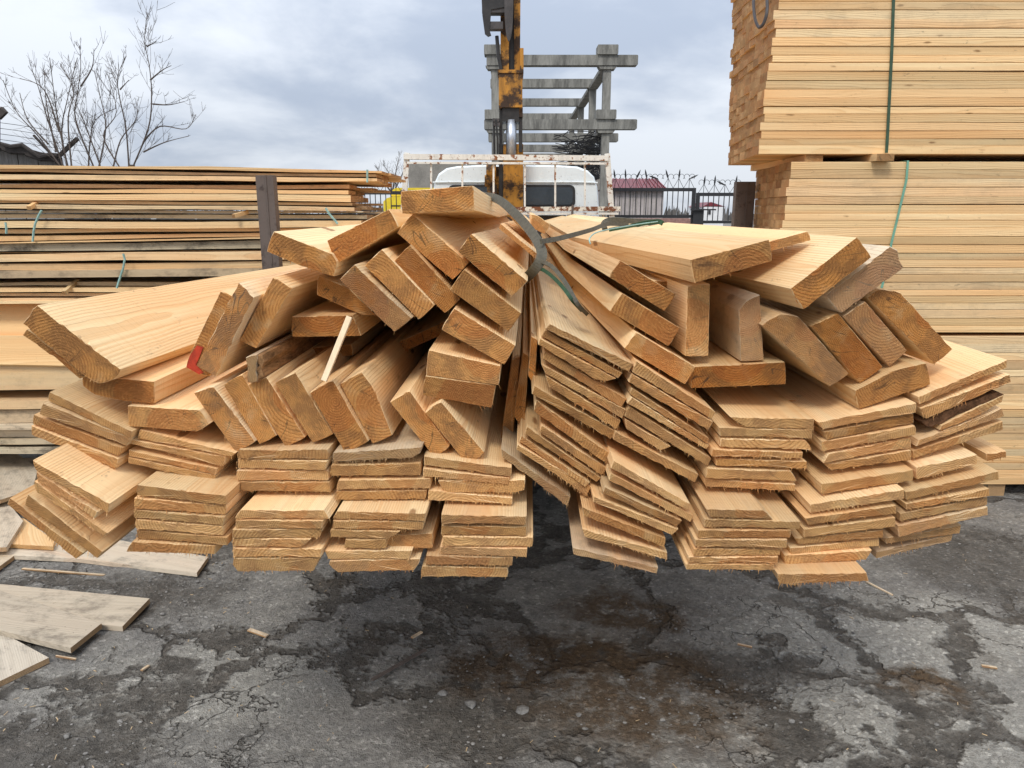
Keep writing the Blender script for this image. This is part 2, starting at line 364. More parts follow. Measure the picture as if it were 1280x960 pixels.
# ------------------------------------------------------------------ the setting: ground sheet
def axis(parts):
    out = []
    for a, b_, st in parts:
        k = max(1, int(round((b_ - a) / st))); out += [a + (b_ - a) * i / k for i in range(k)]
    return out + [parts[-1][1]]
xs = axis([(-300, -20, 40), (-20, -4, 2), (-4, -1.9, .15), (-1.9, 2.4, .022), (2.4, 5, .15), (5, 20, 2), (20, 300, 40)])
ys = axis([(-60, -4, 8), (-4, .8, .4), (.8, 1.35, .05), (1.35, 3.3, .022), (3.3, 5, .1), (5, 20, 1.5), (20, 400, 40)])
gv = []
for y in ys:
    for x in xs:
        near = max(0., 1 - max(0, abs(x) - 2.5) / 2) * max(0., 1 - max(0, y - 3.4) / 2)
        z = 0
        if near > 0:
            q = Vector((x, y, 0))
            z = near * (.010 * noise.noise(q * 1.9) + .008 * noise.fractal(q * 6, 1., 2., 3) + .0035 * noise.noise(q * 28))
        gv.append((x, y, z))
W_ = len(xs)
gf = [(j * W_ + i, j * W_ + i + 1, (j + 1) * W_ + i + 1, (j + 1) * W_ + i) for j in range(len(ys) - 1) for i in range(W_ - 1)]
me = bpy.data.meshes.new('ground'); me.from_pydata(gv, [], gf); me.materials.append(GROUND)
me.polygons.foreach_set('use_smooth', [True] * len(me.polygons))
go = bpy.data.objects.new('ground', me); COL.objects.link(go); go['kind'] = 'structure'

# loose gravel, one mass
def stone(mb, c, r, flat=.6):
    b = len(mb.v); k = 6; a0 = rnd.random() * 6
    for lay, (zz, rr) in enumerate(((-.3, .85), (.35, .8))):
        for j in range(k):
            a = a0 + 2 * math.pi * j / k; q = rr * rnd.uniform(.7, 1.15) * r
            mb.v.append(Vector((c[0] + math.cos(a) * q * 1.2, c[1] + math.sin(a) * q, c[2] + zz * r * flat + rnd.uniform(-.1, .1) * r)))
    mb.v.append(Vector((c[0], c[1], c[2] + r * flat * rnd.uniform(.6, .9))))
    for j in range(k):
        j2 = (j + 1) % k; mb.f.append((b + j, b + j2, b + k + j2, b + k + j)); mb.f.append((b + k + j, b + k + j2, b + 2 * k))
mb = MB(); mc = MB()
zones = [(60, 925, 260, 60), (1180, 700, 160, 70), (560, 890, 200, 90), (330, 760, 160, 50), (640, 830, 700, 150), (150, 720, 200, 25), (950, 860, 200, 60), (640, 760, 640, 60)]
for i in range(2600):
    zx, zy, rx, ry = rnd.choice(zones); px = zx + rnd.gauss(0, .6) * rx; py = zy + rnd.gauss(0, .6) * ry
    if py < 620 or py > 1010: continue
    g = gnd(px, py); stone(mb, (g.x, g.y, .001), min(.011, .0016 + rnd.expovariate(1 / .0018)))
mb.build('gravel', M['stone'], kind='stuff')
for i in range(130):
    px = rnd.choice((rnd.uniform(-40, 1320), rnd.uniform(0, 420))); py = rnd.uniform(690, 980); g = gnd(px, py)
    a = rnd.random() * 3.14; L = rnd.uniform(.002, .010); d = Vector((math.cos(a), math.sin(a), 0)) * L
    mc.beam(g + Vector((0, 0, .006)) - d, g + Vector((0, 0, .006)) + d + Vector((0, 0, rnd.uniform(0, .004))), rnd.uniform(.001, .003), .001)
mc.build('wood_shavings', M['chip'], kind='stuff')
for (px, py, r, lab) in [(589, 882, .022, 'pale angular stone lying on the rusty patch of ground'), (553, 868, .017, 'rounded grey stone just left of the pale angular stone'), (653, 889, .024, 'flat grey stone right of the pale angular stone'), (723, 951, .013, 'small white stone at the bottom edge of the rust stain'), (84, 922, .011, 'small pale pebble at lower left of the ground')]:
    m_ = MB(); g = gnd(px, py); stone(m_, (g.x, g.y, .006), r, .7)
    o = m_.build('stone', M['stone'], origin=(g.x, g.y, 0), label=lab, category='stone', group='loose stones on the ground')

# ------------------------------------------------------------------ the front pile of boards
def board(name, label, poly, depth, tone=.15, weather=0., ring=None, vp=(660, 263), L=5.6, bend=None, skew=None, rough=1., fuzz=0, mat=PINE, cat='board', group='boards in the strapped pile', warp=1.):
    P = [at(x, y, depth) for x, y in poly]
    A = ray(*vp); A = A / A.y                       # 1 m forward
    if A.z < -.02: pass
    Bd = ray(655, 262); Bd = Bd / Bd.y
    c = sum(P, Vector()) / len(P)
    lens = [((P[(i + 1) % len(P)] - P[i]).length, i) for i in range(len(P))]; k = max(lens)[1]
    Yl = A.normalized(); X = P[(k + 1) % len(P)] - P[k]; X = (X - Yl * X.dot(Yl)).normalized(); Z = X.cross(Yl).normalized() * -1
    if X.cross(Yl).dot(Z) < 0: Z = -Z
    Z = X.cross(Yl)
    # outline with uneven sawn edges
    r_ = random.Random(hash((round(poly[0][0]), round(poly[0][1]), len(poly))) & 0xffff)
    out = []; flat_ = []; nn = len(P)
    for i in range(nn):
        a, b_ = P[i], P[(i + 1) % nn]; ln = (b_ - a).length; seg = max(1, int(ln / .011)); e = (b_ - a)
        inn = (c - (a + b_) / 2); inn = (inn - e * (inn.dot(e) / max(1e-9, e.dot(e))));
        inn = inn.normalized() if inn.length > 1e-6 else inn
        for j in range(seg):
            q = a + e * (j / seg)
            flat_.append(q.copy() if j else q + (c - q).normalized() * .0012)
            if j: q = q + inn * (r_.uniform(-.0008, .0017) * rough)
            else: q = q + (c - q).normalized() * .0016
            out.append(q)
    sk = skew or (r_.gauss(0, .03), r_.gauss(0, .04))
    v = []; f = []; k = len(out)
    def ring_pts(t, inset=0., jit=0.):
        for q in (out if t < .01 else flat_):
            d = q - c; sx = d.dot(X); szz = d.dot(Z); y0 = sx * sk[0] + szz * sk[1]
            tt = t + y0
            base = q + (c - q).normalized() * inset
            if bend and tt > bend: pos = base + A * bend + Bd * (tt - bend)
            else: pos = base + A * tt
            if jit: pos = pos + A * r_.uniform(-jit, jit)
            if t > .2: pos = pos + Z * (wz * math.sin(t * 1.1)) + X * (wx * math.sin(t * .8))
            v.append(pos)
    wz, wx = r_.uniform(-.004, .004) * warp, r_.uniform(-.003, .003) * warp
    ts = [(0, .0015, .0006), (.0016, 0, 0), (.014, 0, 0), (.05, 0, 0), (.3, 0, 0), (.8, 0, 0)]
    if bend: ts += [(bend, 0, 0), (bend + .2, 0, 0)]
    ts += [(x, 0, 0) for x in (2.2, 3.8) if x < L - .2 and (not bend or x > bend + .3)] + [(L, 0, 0)]
    for t, ins, j in ts: ring_pts(t, ins, j)
    # end face: a fan over an inner ring so that the cut is slightly uneven
    ci = len(v)
    for q in out[::1]:
        v.append(q + (c - q) * .35 + A * ((q - c).dot(X) * sk[0] * .65 + (q - c).dot(Z) * sk[1] * .65 + r_.uniform(-.0008, .0008)))
    cc = len(v); v.append(c)
    for i in range(k):
        j = (i + 1) % k
        f.append((i, j, ci + j, ci + i)); f.append((ci + i, ci + j, cc))
        for rr in range(len(ts) - 1): f.append((rr * k + j, rr * k + i, (rr + 1) * k + i, (rr + 1) * k + j))
    e = (len(ts) - 1) * k; f.append(tuple(e + k - 1 - i for i in range(k)))
    # torn fibres along the lower front edge
    if fuzz:
        low = [i for i in range(k) if out[i].z < c.z - .0]
        low.sort(key=lambda i: abs((out[i] - c).dot(Z)) * -1)
        low = [i for i in low if (out[i] - c).dot(Z) * (1 if Z.z < 0 else -1) > 0] or low
        for _ in range(int(fuzz * 1.7 * len(low))):
            i = r_.choice(low); j = (i + 1) % k; a = out[i].lerp(out[j], r_.random()) + A * r_.uniform(-.001, .004)
            ln = min(.020, .003 + r_.expovariate(1 / .0034)); wd = r_.uniform(.0005, .0015)
            tip = a + Vector((r_.uniform(-.5, .5), r_.uniform(-.9, .1), -1)).normalized() * ln
            b0 = len(v); v += [a - X * wd, a + X * wd, a + A * wd * 1.5, tip]; f += [(b0, b0 + 1, b0 + 3), (b0 + 1, b0 + 2, b0 + 3), (b0 + 2, b0, b0 + 3), (b0, b0 + 2, b0 + 1)]
    Mx = Matrix((X, Yl, Z)).transposed().to_4x4(); Mx.translation = c; Mi = Mx.inverted()
    me = bpy.data.meshes.new(name); me.from_pydata([tuple(Mi @ q) for q in v], [], f); me.materials.append(mat); me.update()
    o = bpy.data.objects.new(name, me); o.matrix_world = Mx; COL.objects.link(o)
    o.color = (tone, weather, r_.random() if ring is None else ring, 1)
    o['label'] = label; o['category'] = cat; o['group'] = group
    return o
def norm_winding(q):
    a = sum(q[i][0] * q[(i + 1) % len(q)][1] - q[(i + 1) % len(q)][0] * q[i][1] for i in range(len(q)))
    return q if a > 0 else q[::-1]
ORD = ['topmost', 'second from top', 'third from top', 'fourth from top', 'fifth from top', 'sixth from top', 'seventh from top', 'eighth from top', 'ninth from top', 'tenth from top', 'eleventh from top', 'twelfth from top', 'thirteenth from top', 'bottom but one', 'lowest']
def stack(where, depth, quads, tone=.12, fuzz=1.0, vp=(660, 263), weather=0., look='thin sawn board', group=None):
    for i, q in enumerate(quads):
        opt = {}
        if isinstance(q[-1], dict): opt = q[-1]; q = q[:-1]
        od = 'lowest' if i == len(quads) - 1 and i else ORD[i]
        o_ = dict(tone=max(0, tone + rnd.uniform(-.12, .25)), fuzz=fuzz * rnd.uniform(.3, 1.2), weather=weather + max(0, rnd.uniform(-.25, .2)), vp=vp)
        lk = opt.pop('look', look); dd = opt.pop('d', 0); o_.update(opt)
        if len(q) == 4:      # narrow shadow gap between neighbours
            (a0, a1), (b0, b1), (c0, c1), (d0, d1) = q
            g_ = rnd.uniform(.03, .085)
            q = ((a0 + (d0 - a0) * g_, a1 + (d1 - a1) * g_), (b0 + (c0 - b0) * g_, b1 + (c1 - b1) * g_), (c0 + (b0 - c0) * g_, c1 + (b1 - c1) * g_), (d0 + (a0 - d0) * g_, d1 + (a1 - d1) * g_))
        board('board', f'{lk}, {od} {where}', norm_winding(list(q)), depth + dd + rnd.uniform(-.004, .004), group=group or ('boards ' + where), **o_)
stack('in the upper left tilted stack', 1.64, [
    ((60, 489), (168, 538), (164, 548), (57, 502)), ((54, 502), (163, 547), (158, 559), (49, 518)),
    ((41, 517), (155, 559), (148, 571), (39, 531)), ((38, 531), (149, 573), (145, 587), (38, 544))], tone=.3)
stack('in the lower left tilted stack', 1.52, [
    ((41, 574), (137, 630), (134, 643), (44, 587)), ((44, 588), (123, 640), (119, 649), (46, 602)),
    ((42, 600), (135, 667), (131, 672), (45, 615)), ((35, 616), (129, 690), (122, 699), (30, 631)),
    ((11, 622), (106, 691), (96, 699), (7, 630))], tone=.25)
stack('in the upper layer of the second stack', 1.655, [
    ((174, 536), (296, 566), (290, 571), (170, 549)), ((164, 549), (283, 571), (279, 584), (163, 555)),
    ((160, 562), (272, 586), (270, 594), (160, 570)), ((159, 571), (271, 594), (268, 604), (159, 579))], fuzz=1.4)
stack('in the lower layer of the second stack', 1.57, [
    ((170, 606), (283, 619), (283, 631), (170, 620)), ((168, 621), (282, 632), (281, 645), (168, 635)), ((166, 636), (281, 646), (280, 657), (166, 648)),
    ((169, 649), (279, 658), (279, 670), (169, 661)), ((169, 662), (285, 671), (285, 682), (170, 674)), ((166, 675), (269, 683), (268, 695), (158, 689))])
stack('in the upper layer of the third stack', 1.655, [
    ((297, 562), (411, 561), (411, 574), (297, 574), dict(tone=.5)), ((295, 575), (411, 575), (408, 587), (295, 587)),
    ((295, 588), (411, 588), (411, 601), (296, 601)), ((299, 602), (412, 602), (414, 616), (299, 614))], fuzz=1.3)
stack('in the lower layer of the third stack', 1.57, [
    ((300, 637), (405, 637), (413, 649), (292, 649)), ((293, 650), (405, 650), (403, 661), (293, 661)), ((290, 661), (404, 661), (398, 673), (290, 672)),
    ((289, 673), (390, 673), (376, 684), (289, 684)), ((290, 685), (403, 685), (402, 697), (290, 697)), ((291, 698), (400, 698), (392, 714), (296, 714), (290, 706))])
stack('in the upper layer of the fourth stack', 1.65, [
    ((415, 567), (528, 558), (526, 566), (516, 572), (415, 579), dict(weather=.5, look='thin board, grey bark edge')),
    ((413, 581), (526, 578), (526, 595), (413, 596), dict(tone=.4)), ((423, 599), (538, 598), (538, 612), (420, 612)), ((420, 613), (534, 613), (532, 625), (420, 625))], fuzz=1.2)
stack('in the lower layer of the fourth stack', 1.59, [
    ((420, 639), (533, 640), (532, 651), (414, 650)), ((415, 651), (531, 652), (529, 662), (416, 661)), ((412, 662), (502, 663), (485, 674), (412, 673)),
    ((431, 674), (483, 674), (483, 686), (430, 686)), ((484, 668), (541, 665), (541, 687), (484, 687), dict(d=.02)), ((405, 687), (516, 688), (512, 700), (410, 699)),
    ((412, 700), (525, 700), (524, 706), (518, 714), (422, 714), (411, 704))])
stack('in the upper layer of the fifth stack', 1.655, [
    ((529, 570), (640, 584), (639, 596), (529, 582)), ((528, 585), (638, 597), (636, 607), (528, 596)),
    ((547, 601), (657, 600), (656, 613), (645, 616), (557, 615)), ((535, 612), (641, 623), (641, 631), (535, 625))])
stack('in the lower layer of the fifth stack', 1.6, [
    ((551, 642), (659, 645), (658, 657), (551, 655)), ((551, 657), (658, 658), (659, 670), (550, 669)), ((553, 670), (667, 671), (666, 684), (552, 683)),
    ((549, 684), (660, 684), (659, 696), (550, 694)), ((532, 694), (642, 696), (641, 708), (531, 706)), ((527, 707), (635, 710), (635, 722), (526, 721))])
stack('in the tilted stack right of the gap', 1.68, [
    ((687, 404), (793, 455), (787, 466), (681, 411), dict(d=-.01)), ((681, 412), (779, 466), (773, 474), (676, 421), dict(d=-.01)), ((674, 422), (771, 474), (760, 477), (745, 475), (672, 430), dict(d=-.01)),
    ((680, 438), (784, 499), (777, 510), (678, 448)), ((676, 455), (783, 512), (778, 524), (681, 467)), ((681, 468), (777, 526), (770, 538), (686, 484)),
    ((667, 481), (770, 539), (764, 550), (664, 492)), ((670, 499), (769, 570), (762, 584), (667, 516)), ((676, 530), (760, 585), (752, 596), (674, 540), dict(tone=.5)),
    ((658, 532), (752, 597), (746, 603), (655, 543), dict(tone=.4)), ((651, 545), (738, 602), (732, 608), (648, 553)), ((646, 555), (740, 609), (734, 620), (645, 562), dict(fuzz=3)),
    ((626, 560), (714, 622), (710, 634), (627, 571), dict(tone=.2, weather=.45))], tone=.32, vp=(656, 262))
stack('in the tilted stack beside the stair of beams', 1.67, [
    ((795, 450), (895, 515), (890, 525), (790, 466)), ((790, 467), (892, 527), (885, 538), (785, 478)), ((789, 484), (887, 548), (885, 556), (787, 493)),
    ((789, 495), (888, 558), (884, 563), (783, 504)), ((787, 508), (890, 573), (885, 583), (780, 521)), ((781, 523), (840, 558), (825, 564), (783, 537)),
    ((769, 539), (874, 593), (869, 604), (766, 550))], tone=.3, vp=(650, 262))
stack('in the low tilted stack right of the gap', 1.61, [
    ((766, 574), (864, 631), (861, 640), (762, 584)), ((762, 590), (868, 645), (864, 654), (760, 600)), ((755, 607), (854, 651), (846, 660), (753, 617), dict(tone=.6)),
    ((741, 620), (849, 661), (840, 669), (741, 628)), ((727, 633), (833, 673), (831, 685), (729, 645)), ((727, 660), (835, 691), (835, 701), (730, 671)),
    ((715, 683), (824, 710), (822, 718), (716, 693), dict(weather=.5))], tone=.12, vp=(660, 262))
stack('in the upper layer under the upright beams', 1.665, [
    ((918, 521), (1019, 524), (1018, 537), (932, 534), (912, 521)), ((898, 534), (1017, 537), (1016, 549), (899, 545)), ((900, 547), (1008, 550), (1017, 564), (899, 559)),
    ((890, 560), (1006, 566), (1005, 575), (888, 570)), ((894, 572), (1010, 577), (1010, 587), (894, 582), dict(tone=.6)), ((884, 584), (990, 589), (998, 603), (881, 598)),
    ((881, 599), (995, 605), (994, 614), (882, 609))], fuzz=1.4)
stack('in the lower layer under the upright beams', 1.57, [
    ((882, 636), (954, 637), (968, 650), (887, 647)), ((880, 649), (1001, 651), (1000, 661), (880, 660)), ((872, 662), (990, 662), (989, 673), (872, 673)),
    ((868, 674), (985, 674), (984, 685), (869, 684)), ((866, 685), (977, 686), (976, 695), (866, 695)), ((860, 696), (974, 696), (973, 704), (860, 704)),
    ((856, 705), (969, 705), (968, 713), (857, 712))])
stack('in the stack under the leaning dark beams', 1.66, [
    ((1022, 528), (1145, 502), (1145, 516), (1030, 538)), ((1030, 540), (1143, 517), (1143, 529), (1033, 550), dict(tone=.7)), ((1028, 552), (1144, 531), (1144, 544), (1028, 566)),
    ((1035, 567), (1139, 546), (1140, 560), (1028, 579)), ((1030, 581), (1138, 561), (1138, 575), (1042, 589), dict(tone=.5)), ((1026, 604), (1142, 586), (1142, 602), (1027, 619), dict(d=-.03)),
    ((1013, 631), (1130, 610), (1130, 623), (1013, 643), dict(d=-.06)), ((1005, 647), (1121, 631), (1122, 643), (1010, 657), dict(d=-.06)), ((1004, 661), (1120, 646), (1120, 659), (1004, 673), dict(d=-.06)),
    ((993, 673), (1105, 662), (1105, 672), (998, 681), dict(d=-.05)), ((986, 684), (1101, 674), (1101, 684), (988, 692), dict(d=-.05)), ((980, 694), (1091, 687), (1083, 700), (982, 707), dict(d=-.06)),
    ((972, 718), (1083, 714), (1086, 726), (976, 732), dict(d=-.11, fuzz=2.5))])
stack('in the stack at the right end', 1.67, [
    ((1146, 495), (1261, 449), (1261, 460), (1148, 506)), ((1150, 510), (1263, 467), (1265, 478), (1158, 525)),
    ((1176, 532), (1215, 512), (1256, 494), (1254, 502), (1215, 523), (1174, 538), dict(tone=.1, look='board with dark bark edge')),
    ((1147, 549), (1255, 510), (1258, 521), (1143, 558), dict(tone=.45, weather=.2)), ((1140, 563), (1255, 526), (1256, 538), (1141, 574)),
    ((1145, 583), (1222, 567), (1222, 581), (1146, 601), dict(d=-.03)), ((1232, 566), (1259, 563), (1259, 572), (1234, 578)),
    ((1132, 615), (1248, 588), (1249, 599), (1133, 626), dict(d=-.05)), ((1132, 630), (1237, 610), (1238, 620), (1133, 638), dict(d=-.05, tone=.4)),
    ((1124, 641), (1236, 621), (1236, 632), (1124, 652), dict(d=-.05)), ((1122, 657), (1236, 633), (1236, 644), (1123, 672), dict(d=-.05, weather=.3)),
    ((1105, 673), (1202, 655), (1200, 667), (1108, 681), dict(d=-.02, weather=.3)), ((1095, 690), (1192, 667), (1190, 676), (1095, 699), dict(d=-.02, weather=.5))], tone=.2)

# thick ones: (label, polygon, depth, options)
VC = (625, 266)
BEAMS = [
 ('very wide plank with torn corner jutting out at far left', [(46, 381), (151, 462), (143, 475), (122, 480), (100, 466), (28, 404)], 1.60, dict(tone=.75, rough=1.6, vp=(655, 285))),
 ('sliver of plank tucked under the wide left plank', [(33, 411), (110, 470), (100, 474), (72, 450), (28, 418)], 1.62, dict(tone=.6, rough=1.1, vp=(655, 285))),
 ('thick board directly under the wide left plank', [(103, 468), (193, 477), (192, 505), (150, 501), (117, 493), (103, 482)], 1.66, dict(tone=.75)),
 ('thick flat board below two others at left, ringed end', [(159, 507), (250, 512), (262, 530), (246, 540), (160, 533)], 1.65, dict(tone=.5, ring=.2)),
 ('slim upright board with red paint on its lower end', [(276, 363), (297, 373), (262, 471), (250, 468), (232, 459), (236, 445)], 1.73, dict(tone=.7)),
 ('rough upright board leaning over the red painted one', [(298, 353), (318, 371), (270, 471), (245, 458)], 1.70, dict(tone=.95, rough=1.1, weather=.25)),
 ('thick upright beam with ring pattern right of red paint', [(341, 346), (365, 360), (320, 436), (300, 425)], 1.74, dict(tone=.7, ring=.1)),
 ('thick flat beam behind the thin upright lath', [(364, 396), (441, 394), (452, 420), (365, 421)], 1.80, dict(tone=.85, ring=.2)),
 ('dark thick beam half hidden under the wedge shaped beam', [(398, 344), (436, 360), (470, 395), (452, 394), (396, 368)], 1.84, dict(tone=.85)),
 ('wedge cut beam pointing at the dark steel post', [(342, 289), (415, 317), (421, 327), (418, 346), (382, 335), (333, 314)], 1.78, dict(tone=.8, ring=.15)),
 ('beam tilted up to the right beside the wedge', [(408, 301), (487, 261), (499, 283), (420, 330)], 1.80, dict(tone=.85)),
 ('flat beam lying highest on the pile below the crane', [(500, 239), (592, 232), (594, 263), (502, 267)], 1.78, dict(tone=.8, vp=(675, 288), bend=1.1)),
 ('long beam end directly below the highest beam', [(515, 267), (586, 329), (566, 350), (495, 291)], 1.80, dict(tone=.75)),
 ('broad rough beam end next to the grey sling', [(589, 292), (660, 352), (640, 371), (572, 314)], 1.74, dict(tone=.85, rough=.9, vp=(662, 274))),
 ('beam end below the broad one beside the sling', [(580, 336), (652, 392), (636, 415), (562, 362)], 1.73, dict(tone=.7)),
 ('beam end in the middle, third below the sling', [(567, 385), (645, 432), (631, 456), (551, 412)], 1.72, dict(tone=.7)),
 ('nearly level beam end above an equal one, centre', [(535, 438), (626, 457), (624, 481), (532, 469)], 1.71, dict(tone=.6)),
 ('lower of two nearly level beam ends, centre', [(531, 470), (620, 482), (615, 510), (528, 494)], 1.705, dict(tone=.7)),
 ('leaning beam end left of the broad one, uppermost of three', [(512, 306), (575, 375), (556, 392), (492, 326)], 1.77, dict(tone=.85)),
 ('middle one of three beam ends leaning left', [(477, 311), (543, 382), (524, 400), (456, 332)], 1.75, dict(tone=.7)),
 ('split beam end with grey stain, lowest of three leaning left', [(443, 330), (515, 398), (493, 416), (424, 349)], 1.72, dict(tone=.85, weather=.35, rough=1.1)),
 ('leftmost of the row of slanting beams, weathered end', [(241, 491), (268, 482), (320, 552), (294, 567)], 1.665, dict(tone=.8, ring=.3, weather=.2)),
 ('second from left in the row of slanting beams', [(280, 480), (303, 467), (345, 546), (324, 556)], 1.675, dict(tone=.75)),
 ('third from left in the row of slanting beams', [(309, 480), (334, 470), (381, 548), (356, 560)], 1.68, dict(tone=.7, ring=.05)),
 ('fourth from left in the row of slanting beams', [(344, 478), (370, 464), (416, 544), (390, 555)], 1.68, dict(tone=.6)),
 ('slanting beam with a knot, lath standing on it', [(387, 490), (416, 475), (461, 552), (432, 567)], 1.675, dict(tone=.8)),
 ('smooth slanting beam, rightmost of the row', [(424, 480), (452, 465), (468, 486), (491, 544), (466, 555)], 1.69, dict(tone=.65)),
 ('short waney piece with bark resting on the slanting beams', [(307, 446), (322, 442), (321, 478), (309, 479)], 1.66, dict(tone=.3, weather=.5, rough=1.6, L=1.6)),
 ('slanting beam left of the level pair, leaning on its neighbour', [(487, 502), (512, 488), (562, 559), (543, 572)], 1.69, dict(tone=.7)),
 ('broad slanting beam under the level pair', [(531, 515), (551, 501), (606, 566), (585, 583)], 1.68, dict(tone=.65)),
 ('thick board end, highest step of the stair right of sling', [(775, 325), (845, 368), (831, 389), (761, 346)], 1.76, dict(tone=.75, vp=VC, bend=1.3, ring=.1)),
 ('thick board end, middle step of the stair', [(777, 366), (850, 410), (836, 433), (762, 389)], 1.74, dict(tone=.7, vp=VC, bend=1.3)),
 ('thick board end, lowest step of the stair', [(795, 415), (870, 459), (857, 481), (780, 435)], 1.71, dict(tone=.7, vp=VC, bend=1.3)),
 ('upright square beam under the widest top plank', [(859, 357), (887, 354), (886, 446), (857, 446)], 1.74, dict(tone=.35, vp=VC, ring=.3)),
 ('upright beam with rounded dark stained corner', [(924, 388), (934, 375), (950, 368), (954, 450), (926, 452)], 1.74, dict(tone=.6, weather=.5, vp=(640, 265))),
 ('dark level beam under the two upright ones', [(864, 459), (981, 452), (982, 480), (864, 486)], 1.73, dict(tone=1.0, vp=(650, 265))),
 ('widest pale plank lying on top at right, ringed end', [(863, 325), (962, 299), (965, 326), (868, 354)], 1.66, dict(tone=.6, vp=(520, 257), bend=1.25, ring=.1)),
 ('thick pale plank with brown end right of widest plank', [(987, 361), (1072, 296), (1091, 321), (1004, 387)], 1.66, dict(tone=.9, vp=(545, 260), bend=1.2)),
 ('grey ridged plank end behind the brown ended plank', [(1031, 370), (1112, 307), (1122, 312), (1125, 325), (1131, 334), (1053, 392)], 1.69, dict(tone=.85, weather=.65, rough=1.1, vp=(545, 260), bend=1.2)),
 ('pale plank half hidden behind the widest top plank', [(930, 310), (1010, 289), (1014, 300), (934, 322)], 1.80, dict(tone=.5, vp=(500, 257), bend=1.2)),
 ('chamfered beam end leaning right, leftmost of four', [(954, 407), (975, 392), (998, 395), (1060, 467), (1037, 483)], 1.70, dict(tone=.75, weather=.3, vp=(640, 264))),
 ('orange beam end, second of four leaning right', [(1014, 408), (1047, 391), (1104, 459), (1076, 480)], 1.705, dict(tone=.95, vp=(650, 264))),
 ('greyish beam end, third of four leaning right', [(1052, 395), (1080, 376), (1136, 439), (1114, 459)], 1.71, dict(tone=.85, weather=.35, vp=(650, 264))),
 ('cracked round shouldered beam end, rightmost of four', [(1083, 371), (1098, 361), (1125, 365), (1134, 374), (1191, 437), (1168, 456)], 1.72, dict(tone=.85, rough=1.1, vp=(650, 264))),
 ('broad low beam carrying the leaning four', [(1067, 488), (1120, 462), (1160, 454), (1165, 481), (1072, 511)], 1.69, dict(tone=.75, vp=(640, 264))),
 ('set back plank edge on the broad beam by the sling', [(625, 279), (671, 317), (669, 323), (623, 285)], 2.05, dict(tone=.2, vp=(664, 272))),
 ('plank edge set furthest back by the sling', [(638, 266), (673, 299), (671, 304), (636, 271)], 2.3, dict(tone=.2, vp=(664, 270))),
 ('small pale plank end poking out behind the sling', [(664, 268), (672, 269), (688, 281), (681, 293), (664, 284)], 2.7, dict(tone=.1, L=3)),
 ('dark board standing on edge beside the gap', [(664, 420), (672, 424), (668, 482), (660, 470)], 1.80, dict(tone=.9)),
 ('thin board on edge at the top of the gap', [(654, 440), (661, 445), (655, 540), (642, 520)], 1.84, dict(tone=.8)),
 ('thin board on edge left of the gap', [(640, 450), (650, 445), (640, 560), (626, 548)], 1.88, dict(tone=.7)),
 ('plank lying between stair of beams and upright beams', [(800, 350), (850, 352), (852, 364), (806, 362)], 1.95, dict(tone=.8)),
 ('board deep behind the slanting beams', [(470, 440), (560, 400), (566, 412), (478, 452)], 2.15, dict(tone=.8)),
 ('wide board deep under the flat beam and lath', [(330, 440), (440, 430), (442, 444), (332, 455)], 2.05, dict(tone=.8)),
 ('wide board with cathedral grain under the dark level beam', [(960, 500), (1040, 500), (1040, 512), (960, 512)], 1.85, dict(tone=.5)),
]
made = {}
for lab, poly, dep, opt in BEAMS:
    o_ = dict(fuzz=.25, rough=.35); o_.update(opt)
    made[lab] = board('beam' if ('beam' in lab) else 'plank', lab, norm_winding(poly), dep, cat='beam' if 'beam' in lab else 'plank', group='thick beams and planks on top of the pile', **o_)
# red spray paint on the slim upright board
rb = made['slim upright board with red paint on its lower end']
mb = MB(); pts = [at(x, y, 1.727) for x, y in norm_winding([(246, 432), (254, 434), (245, 456), (254, 466), (249, 468), (233, 459), (237, 445)])]
mb.quadbox(pts, Vector((0, .0025, 0)))
pp = bpy.data.objects.new('red_paint', mb.mesh('red_paint', M['red'])); COL.objects.link(pp); pp.parent = rb; pp.matrix_parent_inverse = rb.matrix_world.inverted()
bb_ = [o for o in bpy.data.objects if o.get('label', '').startswith('board with dark bark edge')][0]
bk = board('bark', 'x', norm_winding([(1150, 527), (1180, 512), (1215, 500), (1250, 490), (1256, 493), (1215, 511), (1176, 531), (1158, 534)]), 1.672, rough=3, mat=M['darkbark'])
for k_ in ('label', 'category', 'group'): del bk[k_]
bk.parent = bb_; bk.matrix_parent_inverse = bb_.matrix_world.inverted()
wp_ = made['short waney piece with bark resting on the slanting beams']
bk = board('bark', 'x', norm_winding([(321, 443), (328, 443), (331, 452), (327, 462), (330, 472), (321, 480)]), 1.662, L=1.55, rough=5, mat=M['barkwood'])
for k_ in ('label', 'category', 'group'): del bk[k_]
mw = bk.matrix_world.copy(); bk.parent = wp_; bk.matrix_parent_inverse = wp_.matrix_world.inverted()
# lath
mb = MB(); a, b_ = at(405, 476, 1.655), at(437, 396, 1.70); mb.beam(a, b_, .0125, .012, up=(0, -1, .2))
o = mb.build('lath', M['lath'], origin=a); o.color = (.1, 0, .5, 1); o['label'] = 'thin pale lath standing upright among the beam ends'; o['category'] = 'lath'

